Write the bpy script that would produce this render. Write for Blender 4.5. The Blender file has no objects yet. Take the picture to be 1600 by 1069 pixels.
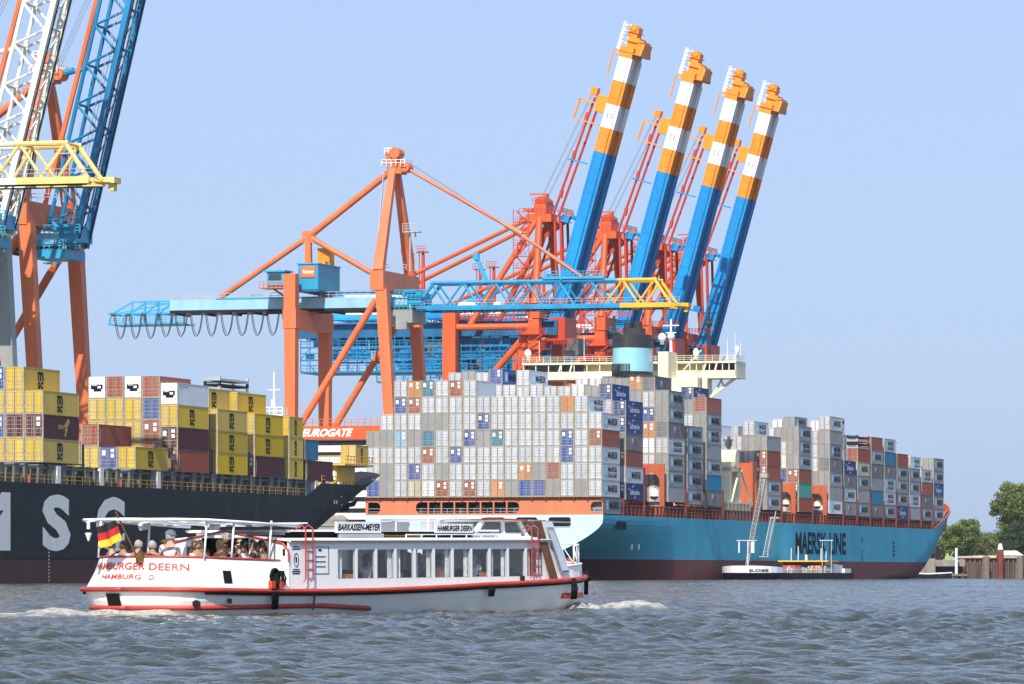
import bpy, math, random
import numpy as np
from mathutils import Vector, Matrix
R=math.radians
SC=bpy.context.scene
COL=SC.collection
# ------------------------------------------------------------ camera, sky, sun
CAM_H=1.25
cd=bpy.data.cameras.new('camera'); cam=bpy.data.objects.new('camera',cd); COL.objects.link(cam)
cam.location=(0,0,CAM_H); cam.rotation_euler=(R(90),0,0)
cd.sensor_width=36; cd.lens=7850/1600*36; cd.shift_y=(896-534.5)/1600
cd.clip_start=1; cd.clip_end=20000
SC.camera=cam
SUN_EL=43; SUN_AZ=11.5      # sun stands behind the camera, a little to the left
world=bpy.data.worlds.new('World'); SC.world=world; world.use_nodes=True
wn=world.node_tree; bg=wn.nodes['Background']
sky=wn.nodes.new('ShaderNodeTexSky'); sky.sky_type='NISHITA'; sky.sun_disc=False
sky.sun_elevation=R(SUN_EL); sky.sun_rotation=R(180+SUN_AZ)
sky.altitude=0; sky.air_density=1.0; sky.dust_density=1.0; sky.ozone_density=1.0
mx=wn.nodes.new('ShaderNodeMix'); mx.data_type='RGBA'; mx.blend_type='MULTIPLY'
mx.inputs[0].default_value=1.0; mx.inputs[7].default_value=(0.80,0.90,1.25,1)
wn.links.new(sky.outputs[0],mx.inputs[6]); m2=wn.nodes.new('ShaderNodeMix'); m2.data_type='RGBA'; m2.inputs[0].default_value=.72; m2.inputs[7].default_value=(4.35,5.75,8.3,1); wn.links.new(mx.outputs[2],m2.inputs[6]); wn.links.new(m2.outputs[2],bg.inputs[0])   # even summer haze in the sky
bg.inputs[1].default_value=0.10
sd=bpy.data.lights.new('sun','SUN'); so=bpy.data.objects.new('sun',sd); COL.objects.link(so)
sd.energy=5.0; sd.angle=R(0.5); sd.color=(1.0,0.95,0.87)
sv=Vector((-math.sin(R(SUN_AZ))*math.cos(R(SUN_EL)),-math.cos(R(SUN_AZ))*math.cos(R(SUN_EL)),math.sin(R(SUN_EL))))
so.rotation_euler=sv.to_track_quat('Z','Y').to_euler()
SC.view_settings.view_transform='Standard'; SC.view_settings.look='None'
SC.view_settings.exposure=0.22; SC.view_settings.gamma=1
SC.cycles.max_bounces=6; SC.cycles.use_denoising=True
rng=random.Random(7)
# ------------------------------------------------------------ frame of the quay
TH=R(15.7); CT,ST=math.cos(TH),math.sin(TH)
SX,SY=15.66,864.0
def W(b,a,z=0): return (SX+ST*a+CT*b, SY+CT*a-ST*b, z)
# ------------------------------------------------------------ materials
MATS={}
def mat(name,col,rough=.55,metal=0,var=.12,scale=.6,rust=0.,streak=False,bump=0.,spec=.4,objvar=0.,bumpscale=8.,rustcol=(.16,.07,.03)):
    if name in MATS: return MATS[name]
    m=bpy.data.materials.new(name); m.use_nodes=True; n=m.node_tree.nodes; l=m.node_tree.links
    p=n['Principled BSDF']; p.inputs['Roughness'].default_value=rough; p.inputs['Metallic'].default_value=metal
    p.inputs['Specular IOR Level'].default_value=spec
    tc=n.new('ShaderNodeTexCoord'); mp=n.new('ShaderNodeMapping'); l.new(tc.outputs['Object'],mp.inputs[0])
    if streak: mp.inputs['Scale'].default_value=(1,1,.12)
    no=n.new('ShaderNodeTexNoise'); no.inputs['Scale'].default_value=scale; no.inputs['Detail'].default_value=6; no.inputs['Roughness'].default_value=.65
    l.new(mp.outputs[0],no.inputs[0])
    r=n.new('ShaderNodeValToRGB'); r.color_ramp.elements[0].position=.3; r.color_ramp.elements[1].position=.7
    c=Vector(col); d=[max(0,x*(1-var*1.5)) for x in c]; e=[min(1,x*(1+var)) for x in c]
    r.color_ramp.elements[0].color=(*d,1); r.color_ramp.elements[1].color=(*e,1)
    l.new(no.outputs[0],r.inputs[0]); out=r.outputs[0]
    if rust>0:
        n2=n.new('ShaderNodeTexNoise'); n2.inputs['Scale'].default_value=scale*3.1; n2.inputs['Detail'].default_value=8; n2.inputs['Roughness'].default_value=.7
        l.new(mp.outputs[0],n2.inputs[0])
        r2=n.new('ShaderNodeValToRGB'); r2.color_ramp.elements[0].position=.60-.12*rust; r2.color_ramp.elements[1].position=.78-.06*rust
        r2.color_ramp.elements[0].color=(0,0,0,1); r2.color_ramp.elements[1].color=(rust,rust,rust,1)
        l.new(n2.outputs[0],r2.inputs[0])
        x=n.new('ShaderNodeMix'); x.data_type='RGBA'; l.new(r2.outputs[0],x.inputs[0]); l.new(out,x.inputs[6]); x.inputs[7].default_value=(*rustcol,1)
        out=x.outputs[2]
    if objvar>0:
        oi=n.new('ShaderNodeObjectInfo'); mr=n.new('ShaderNodeMapRange'); mr.inputs[3].default_value=1-objvar; mr.inputs[4].default_value=1+objvar*.6
        l.new(oi.outputs['Random'],mr.inputs[0]); hv=n.new('ShaderNodeHueSaturation'); l.new(mr.outputs[0],hv.inputs['Value']); l.new(out,hv.inputs['Color'])
        mr2=n.new('ShaderNodeMapRange'); mr2.inputs[3].default_value=.86; mr2.inputs[4].default_value=1.06
        ml=n.new('ShaderNodeMath'); ml.operation='FRACT'; mm=n.new('ShaderNodeMath'); mm.operation='MULTIPLY'; mm.inputs[1].default_value=7.31
        l.new(oi.outputs['Random'],mm.inputs[0]); l.new(mm.outputs[0],ml.inputs[0]); l.new(ml.outputs[0],mr2.inputs[0]); l.new(mr2.outputs[0],hv.inputs['Saturation'])
        out=hv.outputs[0]
    l.new(out,p.inputs['Base Color'])
    if bump>0:
        nb=n.new('ShaderNodeTexNoise'); nb.inputs['Scale'].default_value=bumpscale; nb.inputs['Detail'].default_value=4; l.new(tc.outputs['Object'],nb.inputs[0])
        b=n.new('ShaderNodeBump'); b.inputs['Strength'].default_value=bump; b.inputs['Distance'].default_value=.05; l.new(nb.outputs[0],b.inputs['Height']); l.new(b.outputs[0],p.inputs['Normal'])
    MATS[name]=m; return m
def cont(name,col,rust=.5): return mat('container '+name,col,.55,0,.07,1.1,rust,True,0,.3,.16,rustcol=(.22,.14,.08))
C={'w':cont('pale grey',(.56,.60,.65),.65),'g':cont('mid grey',(.30,.32,.33)),'d':cont('dark grey',(.16,.18,.20)),'e':cont('beige',(.55,.50,.36)),
   'b':cont('blue',(.02,.09,.36),.35),'s':cont('navy',(.012,.06,.22),.25),'t':cont('teal blue',(.01,.20,.36),.3),'l':cont('light blue',(.22,.48,.70)),
   'r':cont('brown red',(.33,.075,.04),.35),'m':cont('maroon',(.10,.022,.028),.3),'o':cont('orange',(.62,.22,.05),.35),'y':cont('yellow',(.66,.45,.04),.35),
   'x':cont('sea green',(.03,.30,.25)),'W':cont('white',(.78,.80,.82),.15)}
CN={'w':'pale grey','g':'mid grey','d':'dark grey','e':'beige','b':'blue','s':'navy blue','t':'teal blue','l':'light blue','r':'brown red','m':'maroon','o':'orange','y':'yellow','x':'sea green','W':'white'}
M_frame=mat('rusty frame steel',(.38,.32,.23),.7,0,.3,3,.4)
M_rod=mat('galvanised rod',(.42,.40,.36),.5,.2,.2,5)
M_black=mat('black rubber',(.012,.012,.013),.8,0,.2,2,spec=.1)
M_black2=mat('black paint',(.02,.022,.025),.7,0,.3,1,.2,spec=.1)
M_white=mat('white paint',(.80,.81,.82),.4,0,.05,.8,.10,True)
M_wtext=mat('white lettering',(.90,.87,.79),.5,0,.06,1.2,.2)
M_btext=mat('black lettering',(.012,.014,.018),.8,spec=.05)
M_ltb=mat('pale blue emblem',(.25,.60,.80),.5)
M_redt=mat('red lettering',(.60,.06,.03),.5,0,.1,2)
M_orange=mat('crane orange paint',(.64,.105,.018),.5,0,.16,.3,.3,True,rustcol=(.30,.06,.02))
M_orange2=mat('crane faded orange paint',(.70,.17,.055),.5,0,.16,.3,.3,True,rustcol=(.36,.10,.04))
M_blue4=mat('crane truss blue paint',(.012,.28,.52),.5,0,.2,.3,.35,True,rustcol=(.03,.12,.20))
M_yel2=mat('boom pale yellow paint',(.82,.60,.20),.5,0,.15,.4,.3,True,rustcol=(.55,.30,.04))
M_blue3=mat('crane worn blue paint',(.008,.21,.42),.5,0,.2,.3,.4,True,rustcol=(.02,.06,.10))
M_red=mat('crane red paint',(.55,.05,.015),.5,0,.12,.2,.08,True)
M_blue=mat('crane blue paint',(.002,.27,.62),.45,0,.16,.25,.30,True,rustcol=(.01,.08,.18))
M_blue2=mat('crane pale blue paint',(.03,.36,.58),.45,0,.12,.2,.15,True)
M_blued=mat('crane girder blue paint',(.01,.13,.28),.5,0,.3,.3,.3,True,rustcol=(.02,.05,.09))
M_band=mat('boom amber paint',(.82,.27,.012),.5,0,.14,.3,.3,True,rustcol=(.42,.12,.01))
M_yel=mat('boom yellow paint',(.80,.45,.03),.5,0,.1,.3,.15)
M_cream=mat('cream paint',(.84,.77,.54),.5,0,.08,.4,.2,True)
M_ywhite=mat('boom ivory paint',(.78,.77,.66),.5,0,.1,.4,.25,True,rustcol=(.4,.3,.12))
M_greyp=mat('grey leg paint',(.30,.32,.30),.55,0,.15,.3,.15,True)
M_girder=mat('girder bluish white paint',(.30,.54,.66),.5,0,.12,.3,.2,True)
M_rail=mat('rail steel',(.45,.47,.5),.5,.2)
M_cable=mat('cable',(.05,.05,.05),.6)
M_rope=mat('wire rope',(.30,.31,.32),.5,.3)
def hullmat(name,col,rustamt,rcol,panel=(.82,12,2.6)):
    m=mat(name,col,.6,0,.09,.12,rustamt,True,0,.12,rustcol=rcol)
    n=m.node_tree.nodes; l=m.node_tree.links; p=n['Principled BSDF']
    src=p.inputs['Base Color'].links[0].from_socket
    tc=[x for x in n if x.type=='TEX_COORD'][0]
    mp=n.new('ShaderNodeMapping'); mp.inputs['Rotation'].default_value=(0,0,0)
    sp=n.new('ShaderNodeSeparateXYZ'); cb=n.new('ShaderNodeCombineXYZ'); l.new(tc.outputs['Object'],sp.inputs[0]); l.new(sp.outputs[1],cb.inputs[0]); l.new(sp.outputs[2],cb.inputs[1])
    br=n.new('ShaderNodeTexBrick'); br.inputs['Scale'].default_value=1; br.inputs['Brick Width'].default_value=panel[1]; br.inputs['Row Height'].default_value=panel[2]
    br.inputs['Mortar Size'].default_value=.03; br.inputs['Color1'].default_value=(1,1,1,1); br.inputs['Color2'].default_value=(.93,.93,.93,1); br.inputs['Mortar'].default_value=(panel[0],)*3+(1,)
    l.new(cb.outputs[0],br.inputs[0])
    x=n.new('ShaderNodeMix'); x.data_type='RGBA'; x.blend_type='MULTIPLY'; x.inputs[0].default_value=1; l.new(src,x.inputs[6]); l.new(br.outputs[0],x.inputs[7]); l.new(x.outputs[2],p.inputs['Base Color'])
    # gentle plate dents
    nb=n.new('ShaderNodeTexNoise'); nb.inputs['Scale'].default_value=.35; l.new(tc.outputs['Object'],nb.inputs[0])
    bp=n.new('ShaderNodeBump'); bp.inputs['Strength'].default_value=.25; bp.inputs['Distance'].default_value=.3; l.new(nb.outputs[0],bp.inputs['Height']); l.new(bp.outputs[0],p.inputs['Normal'])
    return m
M_hullb=hullmat('ship hull blue',(.055,.42,.58),.35,(.06,.22,.30))
M_hullred=hullmat('antifouling red',(.19,.048,.038),.7,(.07,.03,.03))
M_hullk=hullmat('ship hull black',(.022,.023,.024),.5,(.07,.07,.065))
M_hullkred=hullmat('antifouling brown',(.10,.035,.030),.8,(.03,.025,.022))
M_transom_lit=mat('transom sunlit hull blue',(.55,.74,.82),.45,0,.06,.2,.15,True,rustcol=(.35,.5,.55))  # hull blue lightened: sunlight on the stern face put into the colour
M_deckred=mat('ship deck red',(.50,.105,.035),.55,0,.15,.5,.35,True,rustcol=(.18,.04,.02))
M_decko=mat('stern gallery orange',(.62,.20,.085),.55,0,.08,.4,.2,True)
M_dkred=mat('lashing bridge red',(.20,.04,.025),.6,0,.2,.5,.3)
M_funnel=mat('funnel pale blue',(.32,.66,.74),.45,0,.05,.4)
M_soot=mat('funnel black',(.03,.03,.03),.6,0,.3,.6)
M_bwin=mat('bridge window glass',(.03,.05,.06),.1,0,0,1,0,False,0,.8)
M_post=mat('grey green deck steel',(.10,.11,.10),.6,0,.2,.6,.4)
M_ped=mat('pedestal grey paint',(.15,.155,.14),.7,0,.2,.6,.4,spec=.2)
M_boatred=mat('rubbing strake red',(.50,.055,.03),.45,0,.12,1.5,.2)
M_boatw=mat('boat white paint',(.90,.90,.88),.35,0,.03,.7,.10,True,.15,.4,bumpscale=2.5,rustcol=(.5,.45,.38))
M_brown=mat('varnished wood',(.16,.07,.025),.5,0,.3,3)
M_dark=mat('dark interior',(.02,.018,.016),.9,spec=.05)
M_greyb=mat('grey plastic board',(.35,.36,.37),.5)
M_curt=mat('curtain cloth',(.86,.85,.82),.8,0,.3,6)
M_conc=mat('quay concrete',(.26,.24,.20),.85,0,.25,.4,.3,True)
M_pile=mat('sheet pile steel',(.13,.085,.065),.8,0,.3,.5,.5,True)
M_wood=mat('weathered timber',(.20,.16,.12),.85,0,.3,1.5,.2)
def glassmat():
    m=bpy.data.materials.new('window glass'); m.use_nodes=True; n=m.node_tree.nodes; l=m.node_tree.links
    n.remove(n['Principled BSDF']); t=n.new('ShaderNodeBsdfTransparent'); t.inputs[0].default_value=(.95,.96,.95,1)
    g=n.new('ShaderNodeBsdfGlossy'); g.inputs['Roughness'].default_value=.03; f=n.new('ShaderNodeLayerWeight'); f.inputs[0].default_value=.12
    x=n.new('ShaderNodeMixShader'); l.new(f.outputs['Facing'],x.inputs[0]); l.new(t.outputs[0],x.inputs[1]); l.new(g.outputs[0],x.inputs[2])
    l.new(x.outputs[0],n['Material Output'].inputs[0]); return m
M_glass=glassmat()
# ------------------------------------------------------------ mesh builder
class MB:
    def __init__(s): s.v=[]; s.f=[]; s.m=[]
    def quad(s,*pts,mi=0):
        i=len(s.v); s.v+= [tuple(p) for p in pts]; s.f.append(tuple(range(i,i+len(pts)))); s.m.append(mi)
    def box(s,x0,x1,y0,y1,z0,z1,mi=0):
        i=len(s.v); s.v+=[(x0,y0,z0),(x1,y0,z0),(x1,y1,z0),(x0,y1,z0),(x0,y0,z1),(x1,y0,z1),(x1,y1,z1),(x0,y1,z1)]
        for f in ((0,3,2,1),(4,5,6,7),(0,1,5,4),(1,2,6,5),(2,3,7,6),(3,0,4,7)): s.f.append(tuple(i+k for k in f)); s.m.append(mi)
        return s
    def bar(s,p,q,w,h=None,w2=None,h2=None,up=(0,0,1),mi=0):
        h=h or w; w2=w2 or w; h2=h2 or h; p=Vector(p); q=Vector(q); d=(q-p).normalized(); u=Vector(up)
        if abs(d.dot(u))>.98: u=Vector((0,1,0))
        sd=d.cross(u).normalized(); u=sd.cross(d).normalized(); i=len(s.v)
        for c,ww,hh in ((p,w,h),(q,w2,h2)):
            for a,b in ((-1,-1),(1,-1),(1,1),(-1,1)): s.v.append(tuple(c+sd*a*ww/2+u*b*hh/2))
        for f in ((0,3,2,1),(4,5,6,7),(0,1,5,4),(1,2,6,5),(2,3,7,6),(3,0,4,7)): s.f.append(tuple(i+k for k in f)); s.m.append(mi)
        return s
    def tube(s,pts,r,n=8,r2=None,cap=True,mi=0):
        pts=[Vector(p) for p in pts]; r2=r if r2 is None else r2; i0=len(s.v); N=len(pts)
        for k,p in enumerate(pts):
            d=(pts[min(k+1,N-1)]-pts[max(k-1,0)]).normalized(); u=Vector((0,0,1)) if abs(d.z)<.95 else Vector((0,1,0))
            a=d.cross(u).normalized(); b=a.cross(d); rr=r+(r2-r)*k/(N-1)
            for j in range(n):
                t=2*math.pi*j/n; s.v.append(tuple(p+a*math.cos(t)*rr+b*math.sin(t)*rr))
        for k in range(N-1):
            for j in range(n):
                s.f.append((i0+k*n+j,i0+k*n+(j+1)%n,i0+(k+1)*n+(j+1)%n,i0+(k+1)*n+j)); s.m.append(mi)
        if cap:
            s.f.append(tuple(i0+j for j in range(n))[::-1]); s.m.append(mi); s.f.append(tuple(i0+(N-1)*n+j for j in range(n))); s.m.append(mi)
        return s
    def lathe(s,prof,n=20,c=(0,0,0),sx=1,sy=1,mi=0):
        i0=len(s.v)
        for r,z in prof:
            for j in range(n):
                t=2*math.pi*j/n; s.v.append((c[0]+r*math.cos(t)*sx,c[1]+r*math.sin(t)*sy,c[2]+z))
        for k in range(len(prof)-1):
            for j in range(n): s.f.append((i0+k*n+j,i0+k*n+(j+1)%n,i0+(k+1)*n+(j+1)%n,i0+(k+1)*n+j)); s.m.append(mi)
        s.f.append(tuple(i0+j for j in range(n))[::-1]); s.m.append(mi); s.f.append(tuple(i0+(len(prof)-1)*n+j for j in range(n))); s.m.append(mi)
        return s
    def rail(s,pts,h=1.1,post=2.0,r=.03,mid=1):
        # handrail as thin bars along a path (a bar or two plus posts)
        for a,b in zip(pts[:-1],pts[1:]):
            a=Vector(a); b=Vector(b); L=(b-a).length
            for k in range(mid+1):
                z=Vector((0,0,h*(1-k/(mid+1)))); s.bar(a+z,b+z,r*2)
            for k in range(int(L/post)+1):
                p=a+(b-a)*min(1,k*post/L); s.bar(p,p+Vector((0,0,h)),r*2)
        return s
    def ladder(s,p,q,w=.5,step=.4,r=.04,side=(0,1,0)):
        p=Vector(p); q=Vector(q); sd=Vector(side)*w/2
        s.bar(p-sd,q-sd,r); s.bar(p+sd,q+sd,r); L=(q-p).length
        for k in range(1,int(L/step)): c=p+(q-p)*k*step/L; s.bar(c-sd,c+sd,r*.8)
        return s
    def xf(s,fn): s.v=[tuple(fn(Vector(p))) for p in s.v]; return s
    def mesh(s,name,mats,smooth=False):
        me=bpy.data.meshes.new(name); me.from_pydata(s.v,[],s.f)
        for m in (mats if isinstance(mats,(list,tuple)) else [mats]): me.materials.append(m)
        me.polygons.foreach_set('material_index',s.m)
        if smooth:
            me.polygons.foreach_set('use_smooth',[True]*len(s.f))
        me.update(); return me
    def build(s,name,mats,parent=None,loc=(0,0,0),rotz=0,smooth=False):
        o=bpy.data.objects.new(name,s.mesh(name,mats,smooth)); COL.objects.link(o); o.location=loc; o.rotation_euler=(0,0,rotz)
        if parent: o.parent=parent
        return o
def tag(o,label=None,cat=None,group=None,kind=None):
    if label: o['label']=label
    if cat: o['category']=cat
    if group: o['group']=group
    if kind: o['kind']=kind
    return o
def empty(name,loc,rotz=0,label=None,cat=None,group=None):
    o=bpy.data.objects.new(name,None); o.empty_display_size=.5; COL.objects.link(o); o.location=loc; o.rotation_euler=(0,0,rotz)
    return tag(o,label,cat,group)
def copy_tree(o,parent=None):
    c=o.copy(); COL.objects.link(c)
    if parent: c.parent=parent
    for ch in list(o.children): copy_tree(ch,c)
    return c
# text as geometry, mapped by a function of (u,v)
_T={}
def text_geo(s,bold=.02):
    k=(s,bold)
    if k in _T: return _T[k]
    cu=bpy.data.curves.new('t','FONT'); cu.body=s; cu.size=1; cu.offset=bold; cu.resolution_u=3
    ob=bpy.data.objects.new('t',cu); COL.objects.link(ob); bpy.context.view_layer.update()
    dg=bpy.context.evaluated_depsgraph_get(); me=bpy.data.meshes.new_from_object(ob.evaluated_get(dg))
    v=np.array([tuple(x.co)[:2] for x in me.vertices]); f=[tuple(p.vertices) for p in me.polygons]
    bpy.data.objects.remove(ob); bpy.data.curves.remove(cu); bpy.data.meshes.remove(me)
    v-=v.min(0); v/=v.max(0); _T[k]=(v,f); return _T[k]
def add_text(mb,s,w,h,fn,mi=0,bold=.02):
    v,f=text_geo(s,bold); i=len(mb.v)
    mb.v+=[tuple(fn(a*w,b*h)) for a,b in v]
    for q in f: mb.f.append(tuple(i+k for k in q)); mb.m.append(mi)
    return mb
def ellipse(mb,cu,cv,ru,rv,fn,mi=0,n=16):
    mb.quad(*[fn(cu+ru*math.cos(2*math.pi*k/n),cv+rv*math.sin(2*math.pi*k/n)) for k in range(n)],mi=mi)
ORD=['zeroth','first','second','third','fourth','fifth','sixth','seventh','eighth','ninth','tenth','eleventh','twelfth','thirteenth','fourteenth','fifteenth','sixteenth','seventeenth','eighteenth','nineteenth']
# ============================================================ SHIPPING CONTAINERS
def container_body(L,H=2.87):
    m=MB(); w=1.219
    # corner posts, rails (frame)
    for x in (-w,w-.12):
        for y in (0,L-.12): m.box(x,x+.12,y,y+.12,0,H,1 if y==0 else 0)
        m.box(x,x+.12,.12,L-.12,0,.14,0); m.box(x,x+.12,.12,L-.12,H-.10,H,0)
    for y in (0,L-.12): m.box(-w+.12,w-.12,y,y+.12,0,.16,1 if y==0 else 0); m.box(-w+.12,w-.12,y,y+.12,H-.13,H,0)
    for x in (-w-.004,w-.166):
        for y in (-.004,L-.166):
            for z in (-.003,H-.115): m.box(x,x+.17,y,y+.17,z,z+.118,1)
    # corrugated side walls
    n=int((L-.24)/.28)
    for sg in (-1,1):
        y=.12; pts=[]
        st=(L-.24)/n
        for k in range(n):
            for t,dp in ((0,.015),(.3,.015),(.5,.055),(.8,.055)): pts.append((sg*(w-dp),y+(k+t)*st))
        pts.append((sg*(w-.015),L-.12))
        for (xa,ya),(xb,yb) in zip(pts[:-1],pts[1:]):
            q=[(xa,ya,.14),(xb,yb,.14),(xb,yb,H-.1),(xa,ya,H-.1)]
            m.quad(*(q if sg>0 else q[::-1]))
    m.quad((-w+.12,.12,H-.03),(w-.12,.12,H-.03),(w-.12,L-.12,H-.03),(-w+.12,L-.12,H-.03))
    m.quad((-w+.12,L-.04,.16),(-w+.12,L-.04,H-.13),(w-.12,L-.04,H-.13),(w-.12,L-.04,.16))
    m.quad((-w+.12,.10,.16),(w-.12,.10,.16),(w-.12,.10,H-.13),(-w+.12,.10,H-.13),mi=2)
    return m
def container_door(sg,H=2.87,plac=0):
    # one leaf of the end doors with panel ribs, gasket, two lock rods and their cams
    m=MB(); x0,x1=(.03,1.085) if sg>0 else (-1.085,-.03); zb,zt=.165,H-.135
    m.box(x0,x1,.03,.085,zb,zt,2)
    m.box(x0+.03,x1-.03,.018,.03,zb+.03,zt-.03,2)
    nz=5; hz=(zt-zb-.1)/nz
    for k in range(nz): m.box(x0+.06,x1-.06,.004,.018,zb+.085+k*hz,zb+.025+(k+1)*hz,0)
    for rx in (x0+.22,x1-.26):
        m.tube([(rx,-.03,zb-.03),(rx,-.03,zt+.03)],.021,6,mi=1)
        for z in (zb+.03,zb+.75,zt-.75,zt-.05): m.box(rx-.06,rx+.06,-.035,.006,z-.025,z+.025,1)
        m.box(rx-.02,rx+.36,-.045,-.03,zb+.95,zb+1.0,1)
    if plac and sg>0:
        m.box(x0+.30,x1-.30,-.008,.004,zt-.55,zt-.15,3); m.box(x0+.32,x1-.33,-.008,.004,zt-1.25,zt-.75,3)
    if plac>1 and sg<0: m.box(x0+.25,x1-.35,-.008,.004,zt-.95,zt-.30,3)
    return m
def side(y0,z0,x=1.222): return lambda u,v:(x,y0+u,z0+v)
LOGO={}
def logo_mesh(kind,L):
    k=(kind,L)
    if k in LOGO: return LOGO[k]
    m=MB(); ms=[M_btext,M_ltb,M_wtext,M_redt,C['y']]
    s=1 if L>10 else .5
    if kind in ('maersk','sealand'):
        f=side(1.6*s,.6); m.quad(f(0,0),f(2.1*s,0),f(2.1*s,1.75),f(0,1.75),mi=1)
        f2=side(1.6*s,.6,1.226); pts=[]
        for i in range(14):
            r=(.85 if i%2==0 else .35); t=2*math.pi*i/14+math.pi/14; pts.append(f2(1.05*s+r*math.cos(t)*s,.87+r*math.sin(t)))
        m.quad(*pts,mi=2)
        if kind=='maersk': add_text(m,'MAERSK',6.6*s,1.25,side(4.2*s,.85),0,.025)
        else: add_text(m,'MAERSK',6.2*s,.95,side(4.2*s,1.45),0,.025); add_text(m,'SEALAND',6.2*s,.8,side(4.2*s,.45),0,.025)
    elif kind=='saf':
        add_text(m,'Safmarine',6.6*s,1.0,side(3.0*s,.85),2,.025)
        for (u,v) in ((4.6,2.3),(5.6,2.45),(6.8,.45),(6.2,.35),(2.2,1.9)): ellipse(m,u*s,v,.28,.16,side(0,0),2)
    elif kind=='pno':
        add_text(m,'P',1.2*s,1.1,side(4.2*s,1.0),2,.03); add_text(m,'&O',2.4*s,1.2,side(5.5*s,1.0),3,.03); add_text(m,'Nedlloyd',3.0*s,.35,side(5.2*s,.35),3,.01)
    elif kind=='msc':
        c=5.6*s; add_text(m,'m',1.9*s,1.15,side(c-.95*s,1.3),0,.03); add_text(m,'sc',1.9*s,.85,side(c-.95*s,.35),0,.03)
    elif kind=='oug':
        add_text(m,'oug',2.6,.8,side(5.0,1.0),4,.02)
        for (u,v,a,b) in ((8.4,2.2,.5,.35),(7.9,1.85,.6,.3),(7.8,1.2,.35,.4),(7.5,.6,.35,.25)): ellipse(m,u,v,a,b,side(0,0),4)
    elif kind=='small':
        add_text(m,'MAE 8',1.8*s,.25,side(1.2*s,2.2),0,.02)
    elif kind=='reef':
        add_text(m,'Carrier',2.4*s,.22,side(1.6*s,2.3),0,.01); ellipse(m,1.1*s,2.35,.3,.25,side(0,0),1)
    elif kind=='code':
        for i in range(6): m.quad(*[side(.5,.5+i*.3)(u,v) for u,v in ((0,0),(.16,0),(.16,.2),(0,.2))],mi=2)
    me=m.mesh('logo',ms); LOGO[k]=me; return me
BODY={}; DOOR={}
def get_body(L):
    if L not in BODY: BODY[L]=container_body(L).mesh('container_body',[C['w'],M_frame,M_dark])
    return BODY[L]
def get_door(sg,p):
    if (sg,p) not in DOOR: DOOR[(sg,p)]=container_door(sg,plac=p).mesh('door',[C['w'],M_rod,M_frame,M_wtext])
    return DOOR[(sg,p)]
REEF=None
def reefer_mesh():
    global REEF
    if REEF: return REEF
    m=MB(); m.box(-1.09,1.09,.0,.06,.17,2.73,0); m.box(-.95,.95,-.02,0,.9,1.9,1); m.lathe([(.42,0),(.42,.03)],16)
    m=MB(); m.box(-1.09,1.09,.02,.06,.17,2.73,0); m.box(-.85,.8,-.01,.02,1.25,1.85,1); m.box(-.45,.6,-.015,.02,.95,1.25,1); m.box(.1,.55,-.03,-.01,1.35,1.65,0); m.box(-.7,.0,-.03,-.01,1.7,1.78,0); m.box(.85,.97,-.01,.02,.7,.82,1)
    REEF=m.mesh('refrigeration_unit',[M_white,M_black]); return REEF
def put_container(b,a,z,col,L,label,group,logo=None,doors=True,reefer=False,H=2.87):
    o=bpy.data.objects.new('shipping_container',get_body(L)); COL.objects.link(o)
    o.location=W(b,a,z); o.rotation_euler=(0,0,-TH); tag(o,label,'container',group)
    o.scale=(1,1,H/2.87)
    def over(x):
        x.material_slots[0].link='OBJECT'; x.material_slots[0].material=C[col]
    over(o)
    if reefer:
        r=bpy.data.objects.new('refrigeration_unit',reefer_mesh()); COL.objects.link(r); r.parent=o
    elif doors:
        p=0 if col in 'wgWe' else rng.choice((0,1,2,2))
        if col in 'yd': p=0
        for sg in (-1,1):
            dd=bpy.data.objects.new('door',get_door(sg,p)); COL.objects.link(dd); dd.parent=o; over(dd)
    if logo:
        lo=bpy.data.objects.new('logo',logo_mesh(logo,L)); COL.objects.link(lo); lo.parent=o
    return o
BOXES=[]   # all candidates: (b,a,z,L,H,col,logo,reefer,where,bayname,c,t)
def cand(b,a,z,L,H,col,logo=None,reefer=False,desc='',ship=''):
    BOXES.append([b,a,z,L,H,col,logo,reefer,desc,ship])
def cb(c): return -1.40-(17-c)*2.5
# --- blue ship. Stern bay grid: rows of colours from the bottom, columns one to seventeen
G=['bwweWrwrwogbbgwgw','wgwWbg'+'wwwwwogrwww','wwwwrwbwwwwwwwbww','gglgtwwbgtwwwwbwr',' wwwggwwbwwwwwwww','  br'+'wwwwwwwwww'+'ow ','  wotwrw         ']
G[0]='bgweWrwrwogbbgwgw'; G[1]='wgwbwgwww'+'wworgrww'[0:0]+'wwogrwww'
for t,row in enumerate(G):
    row=(row+' '*17)[:17]
    for c in range(1,18):
        k=row[c-1]
        if k==' ': continue
        lg=None
        if c==17: lg={0:'maersk',1:'sealand',2:'maersk',3:None,4:'maersk'}.get(t)
        if c==16 and t==5: lg='sealand'
        cand(cb(c),0,14.45+2.9*t,12.19,2.87,k,lg,False,('stern',t+1,c),'blue')
cand(cb(17),1.0,11.55,12.19,2.87,'g','maersk',False,('stern',0,17),'blue')
LG={'M':'maersk','S':'sealand','P':'pno','F':'saf','.':None,'s':'small'}
def rc(): return rng.choices('wgbrtodWe',(56,9,7,8,2,3,3,8,4))[0]
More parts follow.
